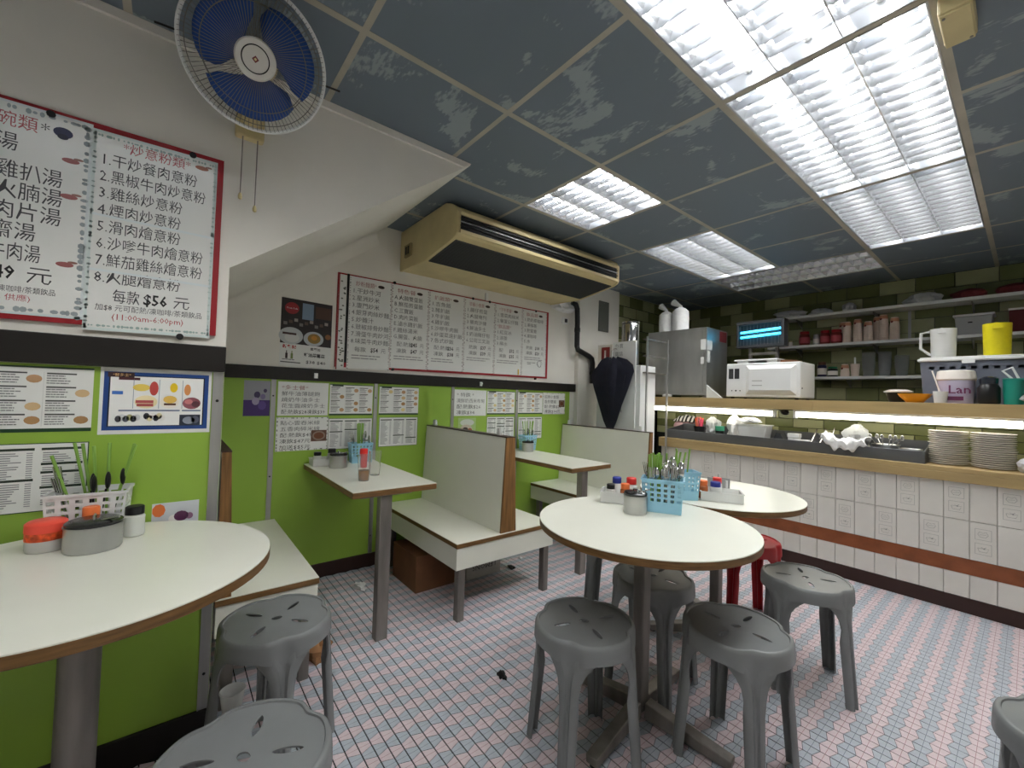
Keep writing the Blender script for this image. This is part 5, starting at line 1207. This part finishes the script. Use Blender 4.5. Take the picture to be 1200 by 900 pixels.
for x, r, h, sd, lab in ((-0.24, 0.13, 0.05, 51, 'flat bundle of plastic bags at the end of the top shelf'), (0.03, 0.085, 0.04, 52, 'thin folded bag pack on the top shelf'), (0.27, 0.05, 0.055, 53, 'small grey bag bundle on the top shelf'), (0.78, 0.11, 0.06, 54, 'large grey bag bundle on the top shelf')):
    one('bag_bundle', MB().blob((x, YQ, SH1+h*0.6), r, 0.07, h, 0.18, sd, 22, 10), BAGT, lab, 'bag', 'bag bundles on the top shelf', smooth=True, autos=0.4)
for x in (1.06, 1.30): one('red_packet', MB().blob((x, YQ, SH1+0.032), 0.10, 0.07, 0.05, 0.12, int(x*100), 18, 8), mat('dull_red', (110, 40, 44), 0.7), 'dull red packet lying on the top shelf', 'packet', 'red packets on the top shelf', smooth=True, autos=0.5)
t = thing('storage_box', 'pale grey lidded box on the middle shelf behind the yellow jug', 'box', (1.07, YQ, SH2))
MB().prism([(0.985, SH2+0.0005), (1.17, SH2+0.0005), (1.185, SH2+0.15), (0.975, SH2+0.15)], lambda a, b, d: (a, d, b), YQ-0.06, YQ+0.13).build('box', mat('pale_grey', (172, 174, 178), 0.5), t, bevel=0.005); MB().box(0.965, 1.195, YQ-0.07, YQ+0.14, SH2+0.1505, SH2+0.168).build('lid', WHITEP, t, bevel=0.004)
MB().box(1.05, 1.075, YQ-0.0625, YQ-0.0605, SH2+0.095, SH2+0.105).build('hand_slot_shade', DARK, t)  # dark plate paints the shade of a hand hole, nothing is cut
t = thing('storage_box', 'dark red box at the end of the middle shelf', 'box', (1.38, YQ, SH2)); MB().box(1.265, 1.50, YQ-0.05, YQ+0.12, SH2+0.0005, SH2+0.17).build('box', mat('dark_red', (92, 20, 26), 0.6), t, bevel=0.003); MB().box(1.262, 1.503, YQ-0.053, YQ+0.123, SH2+0.1705, SH2+0.185).build('lid', CHINA, t)
one('shelf_upright', MB().box(0.665, 0.685, YBk-0.012, YBk, SH2+0.001, SH1-0.027), ALU, 'slotted aluminium upright between the back wall shelves', 'upright')

# ------------------------------------------------------------------ corner by the booths
cbx = thing('side_cabinet', 'tall white cabinet covered with notes behind the end booth', 'cabinet', (-1.12, 2.42, 0))
MB().box(-1.33, -0.835, 2.22, 2.46, 0, 1.52).build('body', WHITEP, cbx, bevel=0.004)
MB().box(-1.135, -0.88, 2.205, 2.2195, 0.95, 1.745).build('note_board', PAPER, cbx)
nb = MB(); rnd = random.Random(9)
for i in range(9):
    z = 1.69-0.075*i
    nb.text(['外賣', '電話', '多謝', '熱飲', '凍飲', '例湯', '送餐', '白飯', '餐具'][i], (-1.115+0.02*rnd.random(), 2.2045, z), (1, 0, 0), (0, 0, 1), 0.045, c=lin((110, 110, 112)))
nb.build('print', INK, cbx)
t = thing('drink_carton', 'red and white drinks carton on the side cabinet', 'carton', (-1.24, 2.30, 1.52))
MB().box(-1.33, -1.155, 2.225, 2.36, 1.5205, 1.735).build('carton', CHINA, t); mb = MB(); mb.quad((-1.285, 2.2245, 1.56), (0.10, 0, 0), (0, 0, 0.15), lin((150, 34, 40))); mb.quad((-1.25, 2.2242, 1.60), (0.02, 0, 0), (0, 0, 0.08), lin((220, 210, 206))); mb.build('print', INK, t)
t = thing('steel_canister', 'shiny steel canister standing on the side cabinet', 'canister', (-1.05, 2.40, 1.52))
MB().lathe([(0.0, 0.0), (0.080, 0.0), (0.082, 0.40), (0.078, 0.41), (0.0, 0.412)], (-1.05, 2.36, 1.5205), 30).build('canister', CHROME, t, smooth=True); MB().lathe([(0.0, 0.4125), (0.084, 0.4125), (0.084, 0.43), (0.0, 0.435)], (-1.05, 2.36, 1.5205), 30).build('lid', CHROME, t, smooth=True)
t = thing('metal_rack', 'narrow grey rack with red packets beside the side cabinet', 'rack', (-0.78, 2.45, 0))
MB().box(-0.802, -0.788, 2.25, 2.265, 0, 1.78).build('post', ALU, t); MB().box(-0.802, -0.788, 2.585, 2.60, 0, 1.78).build('post', ALU, t)
for z in (1.45, 1.60, 1.75): MB().box(-0.833, -0.802, 2.25, 2.60, z, z+0.012).build('shelf', TARNISH, t)
um = thing('umbrella', 'folded navy umbrella hanging head down by the side cabinet', 'umbrella', (-1.10, 2.14, 0.96))
V = []; F = []; N = 32
rowsu = [(1.58, 0.05), (1.55, 0.13), (1.50, 0.18), (1.44, 0.195), (1.30, 0.155), (1.15, 0.105), (1.00, 0.06), (0.93, 0.03)]
for z, r in rowsu:
    for i in range(N):
        a = 2*PI*i/N; q = 1+0.16*math.sin(8*a)+0.10*math.sin(3*a+z*4); V.append((-1.085+r*q*math.cos(a)*1.05, 2.13+0.36*r*q*math.sin(a), z+0.025*math.sin(5*a)*(z > 1.4)))
for k in range(len(rowsu)-1):
    for i in range(N): j = (i+1) % N; F.append((k*N+j, k*N+i, (k+1)*N+i, (k+1)*N+j))
F.append(tuple(range(N))); F.append(tuple(reversed(range((len(rowsu)-1)*N, len(rowsu)*N))))
MB().add(V, F).build('canopy', NAVY, um, smooth=True, autos=0.6)
MB().cyl((-1.085, 2.13, 0.55), (-1.085, 2.13, 0.93), 0.009, n=10).build('handle', mat('wood_stick', (150, 108, 80), 0.5), um); MB().cyl((-1.085, 2.13, 1.57), (-1.085, 2.13, 1.66), 0.006, n=8).build('tip', STEEL, um)
MB().tube([(-1.085, 2.13, 1.655), (-1.085, 2.17, 1.685), (-1.085, 2.203, 1.68)], 0.004, 6).build('hook', TARNISH, um)
# ------------------------------------------------------------------ table-top sets
def basket(x, y, z, rz, L, W, H, m_, label, rows=4, hole=None):
    t = thing('cutlery_basket', label, 'basket', (x, y, z), 'cutlery baskets on the tables', rz)
    fl_ = 0.008; mb = MB()
    def side(p0, p1, q0, q1, n):
        """wall with n columns of holes between the bottom edge p0-p1 and the top edge q0-q1"""
        p0, p1, q0, q1 = map(Vector, (p0, p1, q0, q1))
        us = [0]; g = 1.0/n
        for i in range(n): us += [g*i+g*0.22, g*i+g*0.78]
        us.append(1)
        vs_ = [0, 0.30]; s = 0.62/rows
        for i in range(rows): vs_ += [0.30+s*i+s*0.25, 0.30+s*i+s*0.85]
        vs_.append(1)
        V = []; F = []
        for v in vs_:
            for u in us: V.append((p0.lerp(p1, u)).lerp(q0.lerp(q1, u), v))
        nu = len(us)
        for j in range(len(vs_)-1):
            for i in range(nu-1):
                if i % 2 == 1 and j >= 2 and j % 2 == 0: continue
                A = j*nu+i; F.append((A, A+1, A+nu+1, A+nu))
        mb.add(V, F)
    a, b = L/2, W/2; A, B = a+fl_, b+fl_
    cb_ = [(-a,-b,0), (a,-b,0), (a,b,0), (-a,b,0)]; ctp = [(-A,-B,H), (A,-B,H), (A,B,H), (-A,B,H)]
    for i in range(4):
        j = (i+1) % 4; side(cb_[i], cb_[j], ctp[i], ctp[j], 6 if i % 2 == 0 else 3)
    mb.add(cb_, [(3, 2, 1, 0)])
    mb.build('basket_body', m_, t, local=True, solid=0.003)
    rim = MB()
    for i in range(4): rim.beam(ctp[i], ctp[(i+1) % 4], 0.007, 0.007)
    rim.build('rim', m_, t, local=True)
    return t
def stick_in(name, x, y, z, rz, L, W, specs, label, cat, grp, kind, m_):
    """specs: (u, v, lean_u, lean_v, length)"""
    c, s = math.cos(rz), math.sin(rz)
    def w(u, v, h): return Vector((x+u*c-v*s, y+u*s+v*c, z+h))
    for u, v, du, dv, ln in specs:
        k = 0.135/ln; lu = L/2+0.004-(0.004 if kind == 'chop' else 0.006); lv = W/2+0.004-(0.004 if kind == 'chop' else 0.006)
        u0 = max(-L/2, min(L/2, max(-lu-du*k, min(lu-du*k, u*L/2)))); v0 = max(-W/2, min(W/2, max(-lv-dv*k, min(lv-dv*k, v*W/2))))
        p0 = w(u0, v0, 0.006); p1 = w(u0+du, v0+dv, ln); mb = MB()
        if kind == 'chop': mb.tube([p0, p0.lerp(p1, 0.5), p1], [0.0024, 0.0036, 0.0042], 6)
        elif kind == 'spoon':
            d = (p1-p0).normalized(); mb.tube([p0, p0.lerp(p1, 0.6), p1-d*0.045], [0.004, 0.003, 0.003], 6)
            mb.blob(p1-d*0.02, 0.017, 0.007, 0.026, 0, 0, 12, 8, False)
        else:
            d = (p1-p0).normalized(); mb.tube([p0, p0.lerp(p1, 0.6), p1-d*0.06], [0.004, 0.003, 0.003], 6)
            sd = d.cross(Vector((rt.x, rt.y, 0)).cross(Zv)).normalized(); sd = Vector((rt.x, rt.y, 0)).normalized()
            mb.beam(p1-d*0.062, p1-d*0.042, 0.008, 0.003, upv=Vector((fw.x, fw.y, 0)), w1=0.022, h1=0.003)
            for q in (-1, -0.33, 0.33, 1): mb.beam(p1-d*0.042+sd*(q*0.0095), p1+sd*(q*0.0105), 0.0032, 0.0025, upv=Vector((fw.x, fw.y, 0)))
        one(name, mb, m_, label, cat, grp, smooth=kind != 'fork')
def tin(x, y, z, r, h, label, sx=1.0):
    t = thing('sugar_tin', label, 'tin', (x, y, z), 'steel sugar tins')
    MB().lathe([(0.0, 0.0), (r*0.96, 0.0), (r, 0.004), (r, h*0.80), (r*1.03, h*0.81), (r*1.03, h*0.84), (r*0.99, h*0.84), (r*0.97, h*0.3), (0.0, h*0.3)], (x, y, z+0.0005), 36, sx=sx).build('tin_body', STEEL, t, smooth=True, autos=0.6)
    MB().lathe([(0.0, h*0.845), (r*0.98, h*0.845), (r*1.0, h*0.93), (r*0.9, h*0.98), (0.0, h)], (x, y, z+0.0005), 36, sx=sx).build('lid', mat('dark_tin_lid', (70, 70, 72), 0.25, 0.9), t, smooth=True)
    MB().tube([(x-0.012, y, z+h*0.995), (x-0.009, y, z+h+0.010), (x+0.009, y, z+h+0.010), (x+0.012, y, z+h*0.995)], 0.003, 6).build('knob', CHROME, t, smooth=True)
    MB().tube([(x+0.01, y+0.01, z+h*0.95), (x+r*0.8, y+r*0.9, z+h*1.12)], 0.003, 6).build('spoon_handle', SPOON, t)
def clear_tub(x, y, z, rz, L, W, H, label):
    t = thing('condiment_tray', label, 'tray', (x, y, z), 'clear condiment trays', rz); e = 0.003; a, b = L/2, W/2
    mb = MB().box(-a, a, -b, b, 0.0005, 0.004)
    for p in ((-a, a, -b, -b+e), (-a, a, b-e, b), (-a, -a+e, -b+e, b-e), (a-e, a, -b+e, b-e)): mb.box(*p, 0.004, H)
    mb.build('tray_body', FROST, t, local=True)
    r_ = MB()
    for p in ((-a-.004, a+.004, -b-.004, -b), (-a-.004, a+.004, b, b+.004), (-a-.004, -a, -b, b), (a, a+.004, -b, b)): r_.box(*p, H-0.004, H)
    r_.build('rim', FROST, t, local=True)
def bottle(x, y, z, r, h, body, cap, label, grp='condiment bottles in the trays'):
    t = thing('condiment_bottle', label, 'bottle', (x, y, z), grp)
    MB().lathe([(0.0, 0.0), (r*0.95, 0.0), (r, 0.004), (r, h*0.66), (r*0.8, h*0.72), (0.0, h*0.72)], (x, y, z+0.0005), 20).build('bottle_body', body, t, smooth=True)
    MB().lathe([(0.0, h*0.725), (r*0.92, h*0.725), (r*0.92, h*0.97), (r*0.8, h), (0.0, h)], (x, y, z+0.0005), 20).build('cap', cap, t, smooth=True)
GLASSB = mat('amber_sauce', (176, 96, 52), 0.25)
# --- round table by the near wall: white basket, tin, bottles in a bag
H1 = 0.7705
x, y, rz = -0.366, -1.215, 1.5
basket(x, y, H1, rz, 0.155, 0.10, 0.125, WHITEP, 'white plastic cutlery basket on the round table by the near wall')
stick_in('chopstick', x, y, H1, rz, 0.13, 0.07, [(0.1, 0.4, -0.05, 0.0, 0.265), (0.2, 0.2, -0.04, 0.01, 0.262), (0.3, 0.0, -0.02, 0.0, 0.255), (0.5, 0.3, 0.0, 0.0, 0.262), (0.7, 0.2, 0.05, 0.0, 0.258), (0.75, -0.2, 0.06, 0.0, 0.255), (-0.15, -0.75, -0.07, 0.0, 0.235)], 'green chopstick in the white basket', 'chopstick', 'chopsticks in the white basket', 'chop', CHOP)
stick_in('spoon', x, y, H1, rz, 0.13, 0.07, [(-0.1, 0.0, 0.01, 0.0, 0.17), (0.3, -0.5, 0.02, 0.0, 0.175), (0.65, 0.0, 0.03, 0.0, 0.18), (0.1, -0.3, 0.0, 0.0, 0.165)], 'dark soup spoon in the white basket', 'spoon', 'spoons in the white basket', 'spoon', BLACKP)
stick_in('fork', x, y, H1, rz, 0.13, 0.07, [(-0.75, 0.0, -0.035, 0.0, 0.20), (-0.6, -0.4, -0.04, -0.01, 0.17)], 'steel fork in the white basket', 'fork', 'forks in the white basket', 'fork', SPOON)
tin(-0.205, -1.190, H1, 0.058, 0.078, 'large steel sugar tin beside the bagged sauce bottles')
t = thing('sauce_jar', 'red and orange topped jar wrapped in clear plastic on the near round table', 'jar', (-0.258, -1.285, H1))
MB().lathe([(0.0, 0.0), (0.036, 0.0), (0.038, 0.005), (0.038, 0.05), (0.0, 0.05)], (-0.258, -1.285, H1+0.0005), 22).build('jar_body', FROST, t, smooth=True)
MB().lathe([(0.0384, 0.030), (0.039, 0.030), (0.039, 0.056), (0.0384, 0.056)], (-0.258, -1.285, H1), 22).build('label_band', mat('orange_red', (214, 78, 36), 0.4, noise=0.6, nscale=60), t, smooth=True)
MB().lathe([(0.0, 0.0505), (0.040, 0.0505), (0.040, 0.072), (0.034, 0.077), (0.0, 0.078)], (-0.258, -1.285, H1), 22).build('lid', mat('coral_lid', (240, 84, 66), 0.4), t, smooth=True)
bottle(-0.286, -1.205, H1, 0.020, 0.095, FROST, ORG, 'orange capped bottle between the white basket and the large tin')
bottle(-0.281, -1.113, H1, 0.024, 0.085, FROST, BLACKP, 'dark topped shaker at the end of the white basket')
# --- round table with the blue basket
H2 = 0.7415
x, y, rz = 0.385, 0.595, 0.50
basket(x, y, H2, rz, 0.150, 0.085, 0.135, BLUEB, 'light blue cutlery basket full of steel cutlery on the round table')
stick_in('chopstick', x, y, H2, rz, 0.13, 0.065, [(-0.70+0.07*i, 0.1*(i % 3)-0.2, -0.012+0.004*i, 0.0, 0.235+0.004*(i % 3)) for i in range(7)]+[(0.35, 0.95, 0.03, 0.01, 0.255), (0.50, 0.95, 0.035, 0.01, 0.25), (0.70, 0.95, 0.05, 0.012, 0.25), (0.0, 0.95, -0.02, 0.01, 0.24), (0.18, 0.95, 0.0, 0.01, 0.24)], 'green chopstick in the blue basket of the round table', 'chopstick', 'chopsticks in the blue basket', 'chop', CHOP)
stick_in('spoon', x, y, H2, rz, 0.13, 0.065, [(-0.3, -0.5, -0.01, 0.0, 0.18), (-0.25, 0.35, -0.01, 0.0, 0.22), (0.55, 0.35, 0.0, 0.0, 0.225), (0.85, -0.5, 0.03, 0.0, 0.19), (-0.1, 0.3, -0.01, 0.0, 0.20), (0.1, -0.2, 0.0, 0.0, 0.19), (0.22, 0.3, 0.0, 0.0, 0.21), (0.4, 0.0, 0.01, 0.0, 0.20), (0.55, -0.3, 0.02, 0.0, 0.185), (0.0, -0.5, 0.0, 0.0, 0.175), (0.90, 0.15, 0.03, 0.0, 0.205)], 'steel spoon in the blue basket of the round table', 'spoon', 'spoons in the blue basket', 'spoon', SPOON)
stick_in('fork', x, y, H2, rz, 0.13, 0.065, [(-0.85, 0.0, -0.03, 0.0, 0.20), (-0.9, 0.4, -0.035, 0.01, 0.19), (0.25, -0.95, 0.0, 0.0, 0.19), (0.55, -0.95, 0.01, 0.0, 0.185), (-0.55, -0.95, -0.01, 0.0, 0.185)], 'steel fork in the blue basket of the round table', 'fork', 'forks in the blue basket', 'fork', SPOON)
tin(0.338, 0.468, H2, 0.047, 0.088, 'round steel sugar tin in front of the blue basket')
clear_tub(0.188, 0.574, H2, 0.55, 0.17, 0.11, 0.05, 'clear condiment tray beside the blue basket and sugar tin')
TZ2 = H2+0.0045
bottle(0.153, 0.589, TZ2, 0.022, 0.10, FROST, BLUEC, 'blue capped bottle in the tray beside the sugar tin')
bottle(0.215, 0.614, TZ2, 0.024, 0.105, FROST, REDC, 'red capped bottle in the tray beside the sugar tin')
bottle(0.221, 0.560, TZ2, 0.021, 0.085, GLASSB, ORG, 'orange capped bottle in the tray beside the sugar tin')
bottle(0.161, 0.534, TZ2, 0.020, 0.075, FROST, BLACKP, 'black capped bottle in the tray beside the sugar tin')
# --- round table beyond
x, y, rz = 0.335, 0.882, 0.9
basket(x-0.02, y, H2, rz, 0.12, 0.075, 0.13, BLUEB, 'second light blue basket on the round table near the counter')
stick_in('chopstick', x-0.02, y, H2, rz, 0.10, 0.06, [(0.3, 0.2, 0.02, 0.0, 0.24), (-0.3, -0.2, -0.02, 0.0, 0.24)], 'green chopstick in the basket near the counter', 'chopstick', 'chopsticks in the basket near the counter', 'chop', CHOP)
clear_tub(0.432, 1.022, H2, 0.55, 0.18, 0.12, 0.045, 'clear condiment tray on the round table near the counter')
bottle(0.375, 0.965, TZ2, 0.022, 0.085, GLASSB, ORG, 'orange capped bottle in the tray near the counter')
bottle(0.425, 0.985, TZ2, 0.025, 0.085, FROST, BLUEC, 'blue capped bottle in the tray near the counter')
bottle(0.405, 1.045, TZ2, 0.022, 0.095, FROST, REDC, 'red capped bottle in the tray near the counter')
t = thing('napkin_holder', 'steel napkin holder on the round table near the counter', 'holder', (0.36, 1.12, H2))
MB().box(0.33, 0.42, 1.10, 1.105, H2+0.0005, H2+0.085).box(0.33, 0.42, 1.145, 1.15, H2+0.0005, H2+0.085).box(0.33, 0.42, 1.1055, 1.1445, H2+0.0005, H2+0.004).build('frame', STEEL, t); MB().box(0.335, 0.415, 1.109, 1.141, H2+0.0045, H2+0.075).build('napkins', WHITEP, t); MB().cyl((0.375, 1.125, H2+0.0755), (0.375, 1.125, H2+0.105), 0.006, n=10).build('knob', STEEL, t)
# --- first booth table
x, y, rz = -1.43, -0.055, 1.52
basket(x, y, H2, rz, 0.12, 0.075, 0.125, BLUEB, 'light blue cutlery basket on the booth table with tea cups')
stick_in('chopstick', x, y, H2, rz, 0.10, 0.055, [(-0.3+0.12*i, 0.1*(i % 3), -0.01+0.004*i, 0.0, 0.255+0.004*(i % 2)) for i in range(5)], 'green chopstick in the basket of the tea table', 'chopstick', 'chopsticks on the tea table', 'chop', CHOP)
stick_in('spoon', x, y, H2, rz, 0.10, 0.055, [(0.45, 0.3, 0.01, 0.0, 0.20), (0.2, -0.6, 0.0, 0.0, 0.185), (0.85, -0.5, 0.03, 0.0, 0.17)], 'steel spoon in the basket of the tea table', 'spoon', 'spoons on the tea table', 'spoon', SPOON)
stick_in('fork', x, y, H2, rz, 0.10, 0.055, [(-0.7, 0.0, -0.05, 0.0, 0.20), (-0.6, 0.4, -0.03, 0.0, 0.18)], 'steel fork in the basket of the tea table', 'fork', 'forks on the tea table', 'fork', SPOON)
tin(-1.30, -0.232, H2, 0.052, 0.088, 'steel sugar tin on the booth table with tea cups')
clear_tub(-1.435, -0.270, H2, 1.57, 0.17, 0.10, 0.045, 'clear condiment tray on the booth table with tea cups')
bottle(-1.43, -0.235, TZ2, 0.026, 0.095, STEEL, BLACKP, 'dark topped steel shaker in the tray of the tea table')
bottle(-1.45, -0.315, TZ2, 0.024, 0.075, FROST, BLACKP, 'dark topped clear shaker in the tray of the tea table')
bottle(-1.225, -0.105, H2, 0.026, 0.115, mat('red_sauce', (196, 30, 32), 0.3), mat('red_sauce_cap', (224, 50, 46), 0.4), 'red sauce bottle behind the tea cups')
def tumbler(x, y, h, fill, label):
    t = thing('tea_cup', label, 'cup', (x, y, H2), 'clear tumblers on the tea table'); r0, r1 = 0.026, 0.034
    MB().lathe([(0.0, 0.0), (r0, 0.0), (r1, h), (r1*0.95, h), (r0*0.93, 0.004), (0.0, 0.004)], (x, y, H2+0.0005), 28).build('glass', TUMB, t, smooth=True)
    if fill:
        k = fill/h; MB().lathe([(0.0, 0.0045), (r0*0.92, 0.0045), ((r0+(r1-r0)*k)*0.93, fill), (0.0, fill)], (x, y, H2+0.0005), 28).build('tea', mat('tea_drink', (140, 92, 44), 0.15), t, smooth=True)
tumbler(-0.84, -0.240, 0.135, 0.055, 'clear tumbler half filled with brown tea')
tumbler(-0.96, -0.135, 0.135, 0.0, 'empty clear tumbler beside the tea')
# --- second booth table
x, y, rz = -1.42, 1.41, 1.5
basket(x, y, H2, rz, 0.12, 0.075, 0.125, BLUEB, 'light blue cutlery basket on the far booth table')
stick_in('chopstick', x, y, H2, rz, 0.10, 0.055, [(-0.6+0.3*i, 0.2*(i % 3), -0.03+0.013*i, 0.0, 0.25) for i in range(6)], 'green chopstick in the far booth basket', 'chopstick', 'chopsticks in the far booth', 'chop', CHOP)
stick_in('spoon', x, y, H2, rz, 0.10, 0.055, [(0.0, 0.0, 0.0, 0.0, 0.18), (0.5, -0.3, 0.02, 0.0, 0.17), (-0.5, -0.2, -0.03, 0.0, 0.17)], 'steel spoon in the far booth basket', 'spoon', 'spoons in the far booth', 'spoon', SPOON)
tin(-1.33, 1.335, H2, 0.05, 0.088, 'steel sugar tin on the far booth table')
